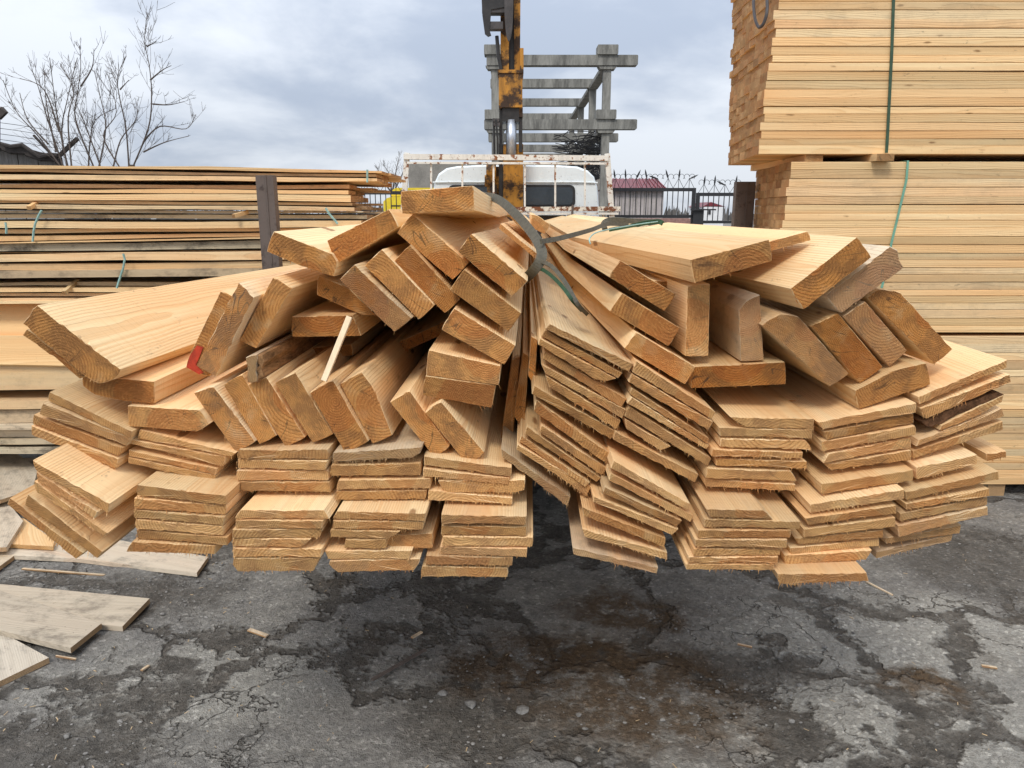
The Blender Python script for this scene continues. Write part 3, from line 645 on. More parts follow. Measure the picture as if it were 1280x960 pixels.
# ------------------------------------------------------------------ slings
def path(pts, sub=6):
    P = [at(*p) for p in pts]; out = []
    for i in range(len(P) - 1):
        p0, p1, p2, p3 = P[max(i - 1, 0)], P[i], P[i + 1], P[min(i + 2, len(P) - 1)]
        for j in range(sub):
            t = j / sub; out.append(.5 * ((2 * p1) + (p2 - p0) * t + (2 * p0 - 5 * p1 + 4 * p2 - p3) * t * t + (3 * p1 - p0 - 3 * p2 + p3) * t ** 3))
    return out + [P[-1]]
def strap(name, label, pts, wdt, mat, th=.004, cat='strap', side=None):
    P = path(pts); S = []
    for i in range(len(P)):
        t = (P[min(i + 1, len(P) - 1)] - P[max(i - 1, 0)]).normalized(); v = (P[i] - CAM).normalized() if side is None else Vector(side)
        s_ = t.cross(v).normalized(); S.append((s_ + v * .18 * math.sin(i * .3)).normalized() * wdt / 2)
    c = P[0]; mb = MB().ribbon(P, S, th); o = mb.build(name, mat, origin=c, smooth=False)
    if label: o['label'] = label; o['category'] = cat
    return o
strap('lifting_sling', 'broad grey lifting sling looped round the left half of the pile', [(600, 244, 2.75), (622, 249, 2.4), (645, 268, 2.2), (664, 290, 2.05), (675, 308, 1.95), (677, 322, 1.9), (668, 337, 1.9), (655, 350, 1.98)], .026, M['strap'], .008)
strap('lifting_sling', 'grey sling end twisted over to the right half of the pile', [(676, 302, 1.92), (694, 299, 2.0), (715, 294, 2.1), (740, 287, 2.3), (760, 280, 2.5), (785, 281, 2.6)], .013, M['strap'], .005)
strap('lifting_sling', 'dark rope like sling under the grey loop', [(674, 326, 1.9), (688, 332, 1.87), (700, 344, 1.83), (712, 362, 1.79), (722, 380, 1.76), (733, 392, 1.86)], .010, M['strap'], .010)
strap('webbing_strap', 'narrow green strap lying on the pinkish thin board', [(667, 334, 1.92), (680, 338, 1.88), (694, 349, 1.83), (705, 361, 1.79), (716, 376, 1.76), (727, 388, 1.86)], .009, M['gstrap'])
strap('webbing_strap', 'dark green strap fold on the back of the top planks', [(762, 288, 2.75), (785, 284, 2.7), (805, 279, 2.65), (822, 277, 2.6), (828, 279, 2.58)], .016, M['gstrap'], .008)
strap('webbing_strap', 'olive strap loop lying behind the widest plank', [(756, 286, 2.8), (755, 279, 2.82), (764, 275, 2.85), (785, 276, 2.85), (812, 278, 2.8), (838, 282, 2.75)], .02, M['strap'], .010)
mb = MB().tube(path([(738, 305, 2.02), (737, 298, 2.05), (745, 291, 2.1), (765, 286, 2.2), (800, 280, 2.4), (822, 277, 2.5)]), .0018, 5)
o = mb.build('twine', M['twine'], origin=at(738, 305, 2.02)); o['label'] = 'pale thin twine curling over the widest top plank'; o['category'] = 'twine'
# ------------------------------------------------------------------ packs of boards at the right
PACKY = 4.05
def pack(label, ytop, ybot, nrow, near, far, cols=8, zgap=None, tint=.1, red=False, xr=4.9, wz=0., seed=1):
    r_ = random.Random(seed)
    z1 = at(1000, ytop, PACKY).z; z0 = max(.0, at(1000, ybot, PACKY).z)
    x_n = lambda t: at(near[0] + (near[1] - near[0]) * t, ytop + (ybot - ytop) * t, PACKY).x
    x_f = lambda t: at(far[0] + (far[1] - far[0]) * t, ytop + (ybot - ytop) * t, PACKY + .95).x
    t_ = thing('timber_pack', label, 'timber pack', ((x_n(.5) + xr) / 2, PACKY + .5, z0), 'packs of boards at the right')
    hts = [r_.uniform(.85, 1.15) for _ in range(nrow)]; sm = sum(hts); hts = [h * (z1 - z0) / sm for h in hts]
    z = z1; cw = .95 / cols
    base = {}
    for i in range(nrow):
        h = hts[i]; tm = (i + .5) / nrow
        wj = r_.gauss(0, .005)
        for c in range(cols):
            key = (round(h, 3), r_.randrange(3))
            yy = PACKY + c * cw; hh = h - r_.choice((.0006, .0008, .0012, .0016, .0035)); 
            x0 = x_n(tm) + (x_f(tm) - x_n(tm)) * (c / (cols - 1)) + r_.gauss(0, .0035) + wj
            jy = r_.gauss(0, .0035)
            if c == 0: jy = abs(jy) * r_.choice((-.5, .2, .4))
            x1 = xr + r_.uniform(-.05, .05)
            m = MB(); w2 = cw - r_.uniform(.002, .005)
            # local frame: X across, Y along, Z up
            segs = 5; L = x1 - x0; ch = .0022; b0 = 0
            prof = [(-w2 / 2, -hh / 2 + ch), (-w2 / 2, hh / 2 - ch), (-w2 / 2 + ch, hh / 2), (w2 / 2 - ch, hh / 2), (w2 / 2, hh / 2 - ch), (w2 / 2, -hh / 2 + ch), (w2 / 2 - ch, -hh / 2), (-w2 / 2 + ch, -hh / 2)]
            if c == 0:
                amp = r_.gauss(0, .0012); ph = r_.random() * 6
                for s_ in range(segs + 1):
                    q = s_ / segs
                    for (a, b_) in prof: m.v.append(Vector((a + amp * math.sin(q * 7 + ph), q * L, b_ + amp * math.sin(q * 5 + ph))))
                k = 8
                for s_ in range(segs):
                    for j in range(k): j2 = (j + 1) % k; m.f.append((s_ * k + j, (s_ + 1) * k + j, (s_ + 1) * k + j2, s_ * k + j2))
                m.f.append(tuple(range(k))); m.f.append(tuple(segs * k + k - 1 - j for j in range(k)))
            else:
                m.quadbox([(a, 0, b_) for a, b_ in prof], Vector((0, L, 0)))
            me = m.mesh('board', PACK)
            o = bpy.data.objects.new('board', me); COL.objects.link(o); o.parent = t_
            o.location = Vector((x0, yy + cw / 2 + jy, z - h / 2)) - t_.location
            o.rotation_euler = (0, 0, R(-90))
            o.color = (tint + r_.uniform(0, .5), max(0, wz + r_.uniform(-.3, .25)), r_.random(), 1)
            if red and c < 5 and i < 7 and r_.random() < .45:
                mm = MB(); s1 = w2 * .42
                mm.box(-s1, s1, -.0012, -.0002, -hh * .42, hh * .42); p_ = bpy.data.objects.new('paint_mark', mm.mesh('paint_mark', M['red'])); COL.objects.link(p_); p_.parent = o
        z -= h
    return t_, z0, z1
p1, z0a, z1a = pack('overhanging pack of pale boards, highest at upper right', -95, 193, 27, (985, 948), (921, 912), red=True, tint=.15, seed=3)
p2, z0b, z1b = pack('pack of pale boards with teal strap under the highest pack', 202, 416, 22, (990, 958), (945, 939), seed=5, wz=.08)
p3, z0c, z1c = pack('lowest pack of pale boards standing on the ground at right', 420, 606, 19, (985, 975), (945, 945), seed=8, cols=8, wz=.15)
def vstrap(parent, pts, mat, wd=.022):
    P = [at(x, y, PACKY - .008) for x, y in pts]; b = P[0]
    top = P[0] + Vector((0, .95, .004)); bot = P[-1] + Vector((0, .95, 0))
    P = [top] + P
    m = MB().ribbon(P, [Vector((wd / 2, 0, 0))] * len(P), .003); return m.build('strap', mat, parent)
vstrap(p1, [(1118, -95), (1117, 0), (1115, 60), (1112, 120), (1109, 178), (1108, 191)], M['dstrap'], .015)
vstrap(p2, [(1135, 201), (1133, 225), (1126, 255), (1120, 280), (1114, 305), (1110, 330), (1102, 360)], M['tstrap'], .012)
for X_, w_ in ((1100, 22), (1020, 18)):
    a = at(X_, 197, PACKY); b_ = MB(); b_.box(a.x - .045, a.x + .045, PACKY - (.06 if X_ == 1100 else -.02), PACKY + .95, z1b + .001, z0a - .001)
    o = b_.build('bearer', PACK, p1); o.color = (.6, .2, .5, 1)
for X_ in (1010, 1250):
    a = at(X_, 600, PACKY); b_ = MB(); b_.box(a.x - .05, a.x + .05, PACKY + .02, PACKY + .93, .0, max(z0c, .02)); o = b_.build('bearer', PACK, p3); o.color = (.6, .6, .5, 1)
# loop of dark cord on the end of the highest pack
mb = MB().tube(path([(958, -10, 4.1), (959, 12, 4.02), (955, 28, 4.02), (949, 34, 4.05), (944, 24, 4.1), (942, 5, 4.2), (943, -10, 4.3)]), .008, 6)
o = mb.build('cord_loop', M['dark'], p1)

# ------------------------------------------------------------------ loose stacks at the left
LY = 4.15
def lumber(label, rows, seed, cols=4, rx=470, jut=0):
    r_ = random.Random(seed)
    t_ = thing('lumber_stack', label, 'lumber stack', (-2.2, LY + .5, 0), 'stacked boards at the left')
    for row in rows:
        ya0, ya1, yb0, yb1, xr, dy, wth = row[:7]
        opt = row[7] if len(row) > 7 else {}
        for c in range(opt.get('cols', cols)):
            j = (lambda s: r_.gauss(0, s)) if c else (lambda s: 0)
            Y = LY + dy + c * .2
            x_r = xr + j(10); A0, A1 = at(-60, ya0, LY + dy), at(-60, ya1, LY + dy); B0, B1 = at(xr, yb0, LY + dy), at(xr, yb1, LY + dy)
            xr_w = B0.x + j(.06)
            x_l = -4.9 + r_.uniform(-.15, .15)
            sl = (B0.z - A0.z) / (B0.x - A0.x); th0 = A0.z - A1.z; th1 = B0.z - B1.z
            n_ = 9; m = MB(); L = xr_w - x_l; dep = wth
            k = 4; ph = r_.random() * 6; am = r_.uniform(.003, .011)
            for s_ in range(n_ + 1):
                q = s_ / n_; x = x_l + L * q; zt = A0.z + (x - A0.x) * sl; th = th0 + (th1 - th0) * max(0, min(1, (x - A0.x) / (B0.x - A0.x)))
                wob = am * math.sin(q * 5 + ph) * (.5 + .5 * math.sin(q * 11 + ph * 2)); tilt = opt.get('tilt', 0)
                dip = r_.uniform(-.005, .0015); dup = r_.uniform(-.001, .005)
                for (yy, zz) in ((0, zt - th), (0, zt), (dep * .985, zt + tilt), (dep * .985, zt - th + tilt)):
                    m.v.append(Vector((yy, x - x_l, zz + wob + (dip if zz == zt else (dup if zz == zt - th else 0)))))
            for s_ in range(n_):
                for q in range(k): q2 = (q + 1) % k; m.f.append((s_ * k + q, (s_ + 1) * k + q, (s_ + 1) * k + q2, s_ * k + q2))
            m.f.append((0, 1, 2, 3)); e = n_ * k; m.f.append((e + 3, e + 2, e + 1, e))
            zc = A0.z
            for v in m.v: v.z -= zc
            o = bpy.data.objects.new('board', m.mesh('board', PACK)); COL.objects.link(o); o.parent = t_
            # local x -> world y, local y -> world x  (rotate -90 deg, mirrored by flipping x)
            for v in o.data.vertices: v.co.x *= -1
            o.data.flip_normals()
            o.rotation_euler = (0, 0, R(-90)); o.location = Vector((x_l, Y + (r_.uniform(-.02, .02) if c == 0 else 0), zc)) - t_.location
            o.color = (.3 + r_.uniform(0, .6), opt.get('w', .15) + r_.uniform(-.15, .35), r_.random(), 1)
    return t_
def fine(rows):
    return rows
la = lumber('tall top layers of sawn boards at left, overhanging their right end', [
    (205, 210.5, 213, 217, 478, 0, .22), (211, 216, 217.5, 222, 470, .01, .2), (216.5, 224, 222.5, 228, 472, 0, .22),
    (229, 234, 232, 237, 437, .05, .2), (234.5, 240, 237.5, 243, 436, .02, .2), (240.5, 249, 243.5, 252, 438, .0, .2),
    (250.5, 255, 253, 257, 440, .03, .2), (255.5, 261.5, 257.5, 263.5, 443, .0, .2)], 11)
lb = lumber('middle bundle of mixed grey and orange boards at left', [
    (263.5, 267, 264, 267, 455, .05, .2, dict(w=.6)), (267.5, 273, 268, 274, 458, .03, .2, dict(w=.55)), (276.5, 286, 275, 284, 452, .0, .2), (287, 293, 284.5, 289, 450, .0, .2),
    (294, 302, 289.5, 294, 448, .02, .2), (304, 306, 294.5, 297, 450, -.02, .22, dict(w=.0)), (306.5, 315.5, 298, 309, 452, .0, .2, dict(w=1.0)), (316.5, 318, 310, 312, 452, .03, .2),
    (318.5, 329, 313, 324, 455, -.03, .22), (329.5, 338, 325, 334, 450, .02, .2, dict(w=.2)), (338.5, 349, 335, 345, 450, -.02, .2, dict(w=.7))], 12)
lc = lumber('low heap of uneven planks behind the big left plank', [
    (354, 359, 352, 357, 440, .06, .2), (359.5, 366, 357.5, 363, 445, .03, .2), (367.5, 371.5, 364, 368, 450, .05, .2), (373, 376, 369, 372, 440, .03, .2, dict(w=.5)), (376.5, 380.5, 373, 377, 440, .0, .2),
    (456, 489, 450, 484, 400, -.02, .25, dict(tilt=.01)), (500, 511, 497, 508, 380, -.03, .25, dict(w=.4)), (511.5, 528, 509, 525, 380, .0, .25, dict(w=.5)),
    (529, 536, 527, 534, 370, -.03, .3, dict(w=.8)), (537, 548, 535, 546, 370, .0, .25, dict(w=.9)), (549, 557, 547, 555, 370, -.02, .25, dict(w=.8)), (558, 567, 556, 565, 360, .0, .25, dict(w=.8))], 13)
# two broad pale planks leaning on the low heap
for (ya, yb, d0, d1, xr) in ((377, 416, 4.30, 4.20, 120), (417, 449, 4.19, 4.10, 118)):
    m = MB(); a = at(-60, ya, d0); b_ = at(xr, ya + 3, d0); c_ = at(xr + 10, yb + 9, d1); d_ = at(-60, yb, d1)
    x_l = -4.4
    pts = [Vector((x_l, d0, a.z)), b_, c_, Vector((x_l, d1, d_.z))]
    nrm_ = (pts[1] - pts[0]).cross(pts[3] - pts[0]).normalized() * .022
    if nrm_.y < 0: nrm_ = -nrm_
    Mx = Matrix.Rotation(R(-90), 4, 'Z'); cc = pts[3]
    m.quadbox([Mx.inverted() @ (p - cc) for p in pts], Mx.inverted().to_3x3() @ nrm_)
    o = bpy.data.objects.new('plank', m.mesh('plank', PACK)); COL.objects.link(o); o.parent = lc; o.location = cc - lc.location; o.rotation_euler = (0, 0, R(-90)); o.color = (.1, 0, .1, 1)
# stickers / slivers between layers and twine
for (x0, y0, x1, y1, par) in ((36, 260, 52, 250, lb), (80, 366, 97, 351, lc), (292, 270, 320, 262, lb)):
    m = MB(); m.beam(at(x0, y0, LY - .06), at(x1, y1, LY + .1), .02, .02); o = m.build('stick', PACK, par); o.color = (.1, 0, .5, 1)
for pts, par in (([(52, 263), (48, 270), (44, 280), (42, 290), (41, 302)], lb), ([(154, 317), (156, 324), (154, 335), (150, 347), (146, 360)], lb), ([(407, 260), (412, 268), (419, 276), (422, 280)], lb), ([(7, 278), (8, 286), (8, 292)], lb), ([(459, 212), (459, 228)], la)):
    m = MB().tube([at(x, y, LY - .05) for x, y in pts], .006, 5); m.build('twine', M['twine'], par)

# old planks lying on the ground at left
def flat(label, pts, z0, th=.022, w=.85, tone=.3, tilt=0, cat='plank'):
    P = [gnd(x, y, z0 + th) for x, y in pts]
    P = norm3(P); c = sum(P, Vector()) / len(P)
    e = max(range(len(P)), key=lambda i: (P[(i + 1) % len(P)] - P[i]).length); yv = (P[(e + 1) % len(P)] - P[e]).normalized(); ang = math.atan2(yv.y, yv.x) - math.pi / 2
    Mx = Matrix.Translation(c) @ Matrix.Rotation(ang, 4, 'Z')
    m = MB(); m.quadbox([Mx.inverted() @ p for p in P], Vector((0, 0, -th)))
    o = bpy.data.objects.new('old_plank', m.mesh('old_plank', PINE)); COL.objects.link(o); o.matrix_world = Mx; o.color = (tone, w, .2, 1)
    o['label'] = label; o['category'] = cat; o['group'] = 'planks lying on the ground at left'; return o
def norm3(P):
    a = sum(P[i].x * P[(i + 1) % len(P)].y - P[(i + 1) % len(P)].x * P[i].y for i in range(len(P)))
    return P if a < 0 else P[::-1]
flat('weathered board under others, reaching below the second stack', [(-80, 655), (90, 664), (260, 696), (246, 716), (95, 698), (-80, 690)], .004, .02, .8)
flat('wide grey board flat on ground, notched end, farther one', [(-200, 722), (0, 730), (187, 748), (153, 783), (-60, 766), (-200, 755)], .005, .022, .85)
flat('wide grey board flat on ground, nearer one with cupped grain', [(-200, 715), (0, 738), (127, 779), (88, 810), (-30, 780), (-200, 745)], .028, .022, .9)
flat('grey board cut by the left edge, nearest to the viewer', [(-150, 755), (0, 789), (61, 822), (-10, 856), (-150, 900)], .005, .022, .95)
flat('grey board with stains, uppermost on the ground heap at left', [(-120, 560), (20, 566), (48, 585), (40, 612), (0, 625), (-120, 630)], .10, .02, .8)
flat('grey board sloping beside the pale clean board at left', [(-120, 600), (0, 616), (29, 651), (8, 684), (-120, 690)], .05, .022, .8)
flat('short clean pale board end beside the lower left stack', [(-40, 640), (30, 648), (68, 676), (66, 683), (10, 680), (-40, 676)], .03, .02, .05, .05)
flat('broad weathered board half under the low plank heap', [(-150, 575), (60, 572), (110, 584), (100, 598), (-150, 600)], .03, .025, .7)
flat('short old board tucked behind the lower left stack', [(-60, 604), (70, 600), (120, 616), (116, 628), (-60, 632)], .03, .03, .55)
flat('dark damp board under the ground heap at far left', [(-120, 690), (28, 672), (24, 690), (-20, 722), (-120, 735)], .002, .02, .7)
for i, (x0, y0, x1, y1, wd, lab) in enumerate([(28, 711, 131, 719, .012, 'long thin splinter of wood between the grey boards'), (465, 850, 532, 812, .014, 'long dark stick lying on the ground in the middle'),
        (1083, 727, 1116, 744, .006, 'thin pale splinter at the foot of the lowest right board'), (311, 787, 334, 795, .018, 'short wood offcut near the cracks at left'),
        (1227, 832, 1246, 835, .010, 'small pale wood offcut at the right'), (177, 838, 186, 832, .010, 'tiny reddish chip on the left ground'), (515, 797, 527, 790, .012, 'small flat chip above the long stick'),
        (922, 805, 940, 809, .008, 'small light chip by the dark patch'), (70, 820, 95, 824, .006, 'thin sliver beside the nearest grey board')]):
    a, b_ = gnd(x0, y0, .012), gnd(x1, y1, .008); m = MB(); m.beam(a, b_, wd, .006); o = m.build('splinter', PINE, origin=a)
    o.color = (.5, .6, .5, 1); o['label'] = lab; o['category'] = 'wood splinter'; o['group'] = 'wood scraps on the ground'
    if i == 1: o.data.materials[0] = M['bark']

# ------------------------------------------------------------------ steel posts
for (x0, x1, yt, Y, lab) in ((319, 341, 219, 3.85, 'brown steel channel post standing in front of the left stack'), (921, 945, 227, 4.9, 'brown steel post beside the right packs')):
    a, b_ = at(x0, yt, Y), at(x1, yt, Y); t_ = thing('steel_post', lab, 'post', ((a.x + b_.x) / 2, Y, 0), 'steel posts')
    h = a.z; wv = b_.x - a.x; t = .008
    MB().box(a.x, b_.x, Y, Y + t, 0, h).build('web', M['post'], t_); MB().box(a.x, a.x + t, Y + t, Y + .06, 0, h).build('flange', M['post'], t_); MB().box(b_.x - t, b_.x, Y + t, Y + .06, 0, h - .0).build('flange', M['post'], t_)
    MB().box(a.x + wv * .55, a.x + wv * .62, Y - .004, Y - .001, 0, h).build('weld_seam', M['post'], t_)

# ------------------------------------------------------------------ truck with crane
TY = 7.5
tr = thing('crane_truck', 'white flatbed truck with yellow crane behind the pile of boards', 'truck', (0, 6, 0))
def pz(y, Y=TY): return at(640, y, Y).z
def pxx(x, Y=TY, y=250): return at(x, y, Y).x
# bed
m = MB(); m.box(-1.02, 1.1, 3.7, 7.35, .46, .52); m.build('deck', M['plank'], tr)
m = MB()
for xx in (-.42, .42): m.box(xx - .04, xx + .04, 3.6, 9.6, .34, .459)
m.build('chassis', M['black'], tr)
m = MB(); m.box(-.95, 1.05, 3.45, 3.53, .30, .42); m.build('rear_bumper', M['black'], tr)
m = MB(); m.box(-1.02, 1.1, 3.62, 3.66, .40, .455); m.build('tail_beam', M['dark'], tr)
m = MB(); m.box(-.05, .3, 3.40, 3.43, .43, .5); m.build('number_plate', M['tag'], tr) if False else None
for sx in (-1, 1):
    for yy in (4.5, 8.6):
        t = MB(); c = Vector((sx * .78 + .04, yy, .27)); t.tube([c + Vector((-.11, 0, 0)), c + Vector((-.10, 0, 0)), c + Vector((.10, 0, 0)), c + Vector((.11, 0, 0))], [.24, .27, .27, .24], 20)
        wo = t.build('wheel', M['tyre'], tr); rm = MB(); rm.tube([c + Vector((-.115, 0, 0)), c + Vector((.115, 0, 0))], .15, 16); rm.build('rim', M['dark'], wo)
# cab: roof dome outline seen from behind, swept forward
CY = 8.0
prof = [(541, 300), (540, 262), (541, 240), (543, 228), (548, 217), (558, 210), (572, 207.5), (600, 206), (660, 206), (700, 206.5), (722, 208), (735, 213), (743, 221), (747, 234), (749, 262), (750, 300)]
pts = [at(x, y, CY) for x, y in prof]; z_low = .5
pts = [Vector((pts[0].x, CY, z_low))] + pts + [Vector((pts[-1].x, CY, z_low))]
m = MB(); c = Vector((sum(p.x for p in pts) / len(pts), CY, 1.6)); k = len(pts)
for t, s_, dz in ((0, .985, -.01), (.03, 1, 0), (.5, 1, .02), (1.1, .98, 0), (1.45, .9, -.12)):
    for p in pts: m.v.append(Vector((c.x + (p.x - c.x) * s_, CY + t, (c.z + (p.z - c.z) * s_) if p.z > 1.4 else p.z) ) + Vector((0, 0, dz if p.z > 2 else 0)))
for a_ in range(4):
    for j in range(k): j2 = (j + 1) % k; m.f.append((a_ * k + j2, a_ * k + j, (a_ + 1) * k + j, (a_ + 1) * k + j2))
m.f.append(tuple(range(k))); m.f.append(tuple(4 * k + k - 1 - j for j in range(k)))
cab = m.build('cab', M['cab'], tr)
m = MB(); m.tube([at(541, 228, CY - .01)] + [at(x, 227.5, CY - .015) for x in (560, 640, 720)] + [at(747, 228.5, CY - .01)], .008, 6); m.build('gutter', M['cab'], cab)
def rr_rect(x0, y0, x1, y1, r, Y, n_=5):
    out = []
    for cx, cy, a0 in ((x1 - r, y0 + r, -90), (x1 - r, y1 - r, 0), (x0 + r, y1 - r, 90), (x0 + r, y0 + r, 180)):
        for i in range(n_ + 1): a = R(a0 + 90 * i / n_); out.append(at(cx + r * math.cos(a), cy + r * math.sin(a), Y))
    return out
m = MB().quadbox(rr_rect(560, 231, 719, 259, 7, CY - .012), Vector((0, .02, 0))); wn = m.build('window_seal', M['seal'], tr)
m = MB().quadbox(rr_rect(563, 234, 716, 256, 5, CY - .016), Vector((0, .003, 0))); m.build('window', M['glass'], wn)
for rx in (583, 603, 622, 668, 690, 708):
    m = MB().tube([at(rx, 206, CY + .02), at(rx, 204.5, CY + .1), at(rx, 204.6, CY + .9)], [.006, .012, .012], 6); m.build('roof_rib', M['cab'], cab)
# headboard rack
def rbar(name, p0, p1, w, h, mat, dy=0, parent=None):
    m = MB(); m.beam(at(p0[0], p0[1], TY + dy), at(p1[0], p1[1], TY + dy), w, h, up=(0, 1, 0)); return m.build(name, mat, parent or tr)
rk = rbar('rack_rail', (505, 196), (760, 198), .05, .075, M['white_rust']); rk.name = 'headboard_rack'
rbar('rack_rail', (509, 203.5), (760, 204.5), .02, .03, M['white_rust'], -.02, rk)
rbar('rack_leg', (509, 191), (499, 345), .05, .045, M['white_rust'], .002, rk); rbar('rack_leg', (759, 192), (770, 345), .05, .045, M['white_rust'], .002, rk)
rbar('rack_rail', (505, 262), (775, 261), .045, .075, M['white_very'], -.003, rk); rbar('rack_rail', (505, 267), (773, 267), .02, .015, M['white_rust'], -.03, rk)
rbar('rack_rail', (503, 300), (770, 300), .045, .06, M['white_very'], -.003, rk)
for x in (539, 578, 617, 656, 694, 731): rbar('rack_bar', (x, 204), (x, 262), .018, .018, M['white_rust'], .002, rk)
rbar('rack_bar', (711, 267), (708, 300), .03, .03, M['white_rust'], .002, rk); rbar('rack_bar', (716, 256), (713, 300), .02, .02, M['post'], -.04, rk)
rbar('rack_bar', (754, 267), (757, 300), .03, .03, M['white_rust'], .004, rk)
m = MB().box(pxx(672), pxx(708), TY + .05, TY + .07, pz(298), pz(269)); m.build('rack_panel', M['dark'], rk)
# crane
KY = 7.72
def cbox(name, x0, x1, y0, y1, mat, d0=0., d1=.25, tp=0., par=None):
    a, b_, c_, d_ = at(x0 + tp, y0, KY + d0), at(x1 - tp, y0, KY + d0), at(x1, y1, KY + d0), at(x0, y1, KY + d0)
    return MB().quadbox([d_, a, b_, c_], Vector((0, d1 - d0, 0))).build(name, mat, par or tr)
cbox('crane_column', 629, 654, 180, 300, M['yellow'], 0, .26); cbox('column_edge', 623.5, 628.5, 180, 262, M['black'], .01, .24); 
m = MB()
for i, (x, y, r) in enumerate(((613, 215, .07), (611, 226, .055), (614, 240, .06))): m.tube([at(x + 7, y, KY + .02), at(x + 2, y, KY + .02), at(x - 5, y, KY + .02)], [r * 1.2, r * 1.3, r], 14)
m.box(at(613, 220, KY).x, at(624, 220, KY).x, KY + .03, KY + .2, at(620, 262, KY).z, at(620, 208, KY).z)
m.build('slew_motor', M['yellow'], tr)
cbox('cylinder_housing', 628, 649, 133, 152, M['black'], -.06, .16); cbox('housing_cheek', 624, 628, 138, 192, M['black'], -.03, .2); cbox('housing_cheek', 648.5, 653, 148, 190, M['black'], -.03, .2)
m = MB().tube([at(639, 150, KY - .02), at(639, 196, KY - .02)], .052, 18); m.build('cylinder_rod', M['chrome'], tr, smooth=True)
cbox('boom_head', 623.5, 653, 90, 134, M['yellow'], -.09, .26); cbox('boom_lip', 622, 654.5, 87, 91, M['yellow'], -.1, .27)
cbox('boom_lip', 650, 654.5, 60, 87, M['yellow'], -.05, .2); cbox('boom_lip', 648, 653.5, 134, 146, M['yellow'], -.05, .2)
cbox('boom', 626, 636, -60, 88, M['yellow'], .0, .24, -1); cbox('boom', 643, 650, -60, 88, M['yellow'], .002, .24, -1); cbox('boom_channel', 636, 643, -60, 88, M['black'], .05, .2)
m = MB().tube([at(621, 45, KY - .05), at(623, 70, KY - .06), at(627, 90, KY - .07)], .018, 8); m.build('hose', M['black'], tr)
m = MB().tube([at(617, 148, KY - .1), at(617.5, 170, KY - .1), at(618, 196, KY - .1)], .012, 6).tube([at(620, 150, KY - .12), at(622, 172, KY - .12), at(622, 196, KY - .1)], .010, 6); m.build('hose', M['black'], tr)
cbox('valve_block', 616, 624, 148, 152, M['dark'], -.12, .0); cbox('valve_block', 617, 625, 153, 157, M['dark'], -.12, .0)
# pulley block
m = MB(); m.quadbox([at(x, y, KY - .14) for x, y in norm_winding([(601, -20), (634, -20), (634, 8), (614, 12), (612, 38), (614, 44), (610, 45.5), (606, 42), (603, 20)])][::-1], Vector((0, .03, 0))); pb = m.build('pulley_block', M['black'], tr)
m = MB(); m.box(at(609, 35, KY).x, at(629, 35, KY).x, KY - .13, KY - .02, at(620, 40, KY).z, at(620, 31, KY).z); m.build('yoke', M['dark'], pb)
m = MB(); m.box(at(603, 0, KY).x, at(632, 0, KY).x, KY - .13, KY + .0, at(620, 20, KY).z, at(620, -20, KY).z); m.build('yoke', M['dark'], pb)
m = MB(); c = at(636, 4, KY - .16); n_ = 26
ell = [Vector((c.x + .042 * math.cos(2 * math.pi * i / n_), KY - .16, c.z + .33 * math.sin(2 * math.pi * i / n_))) for i in range(n_)]
m.quadbox(ell, Vector((0, .03, 0))); m.build('sheave_plate', M['dark'], pb)

# ------------------------------------------------------------------ concrete rack behind
cr = thing('concrete_rack', 'tall grey frame of concrete beams and posts behind the truck', 'concrete frame', (1, 14, 0))
YS = [14, 16.4, 19.1, 21.9]
zt = at(700, 75, 14).z; z2 = at(700, 155, 14).z; bh = .19
xl, xrr = at(619, 100, 14).x, at(759, 100, 14).x; xo = at(797, 75, 14).x
for i, Y in enumerate(YS):
    for j, x in enumerate((xl, xrr)):
        MB().bbox(x - .07, x + .07, Y, Y + .14, z2 + bh / 2, zt - bh / 2 - .002, .01).build('post', M['conc'], cr)
        MB().bbox(x - .07, x + .07, Y, Y + .14, 0, z2 - bh / 2 - .002, .01).build('post', M['conc'], cr)
    ex = xo if i == 0 else xrr + .08
    MB().bbox(xl - .15, ex, Y - .06, Y + .14, zt - bh / 2, zt + bh / 2 - .02, .015).build('beam', M['conc'], cr)
    ex2 = xrr + .55 if i in (0, 1) else xrr + .1
    MB().bbox(xl - .2, ex2, Y - .06, Y + .14, z2 - bh / 2, z2 + bh / 2 - .02, .015).build('beam', M['conc'], cr)
    if i < 3:
        for x in (xl, xrr):
            MB().bbox(x - .09, x + .09, Y + .15, YS[i + 1] - .07, zt - bh / 2 - .04, zt - .05, .01).build('beam', M['conc'], cr)
            MB().bbox(x - .09, x + .09, Y + .15, YS[i + 1] - .07, z2 - bh / 2 - .04, z2 - .05, .01).build('beam', M['conc'], cr)
for x in (xl, xrr):
    for z in (zt, z2): MB().bbox(x - .19, x + .17, 13.9, 14.2, z + bh / 2 - .018, z + bh / 2 + .14, .01).build('corner_block', M['conc'], cr); MB().quadbox([(x - .13, 13.96, z - bh / 2 - .06), (x - .17, 13.96, z - bh / 2 - .003), (x + .17, 13.96, z - bh / 2 - .003), (x + .13, 13.96, z - bh / 2 - .06)], Vector((0, .22, 0))).build('corner_block', M['conc'], cr)
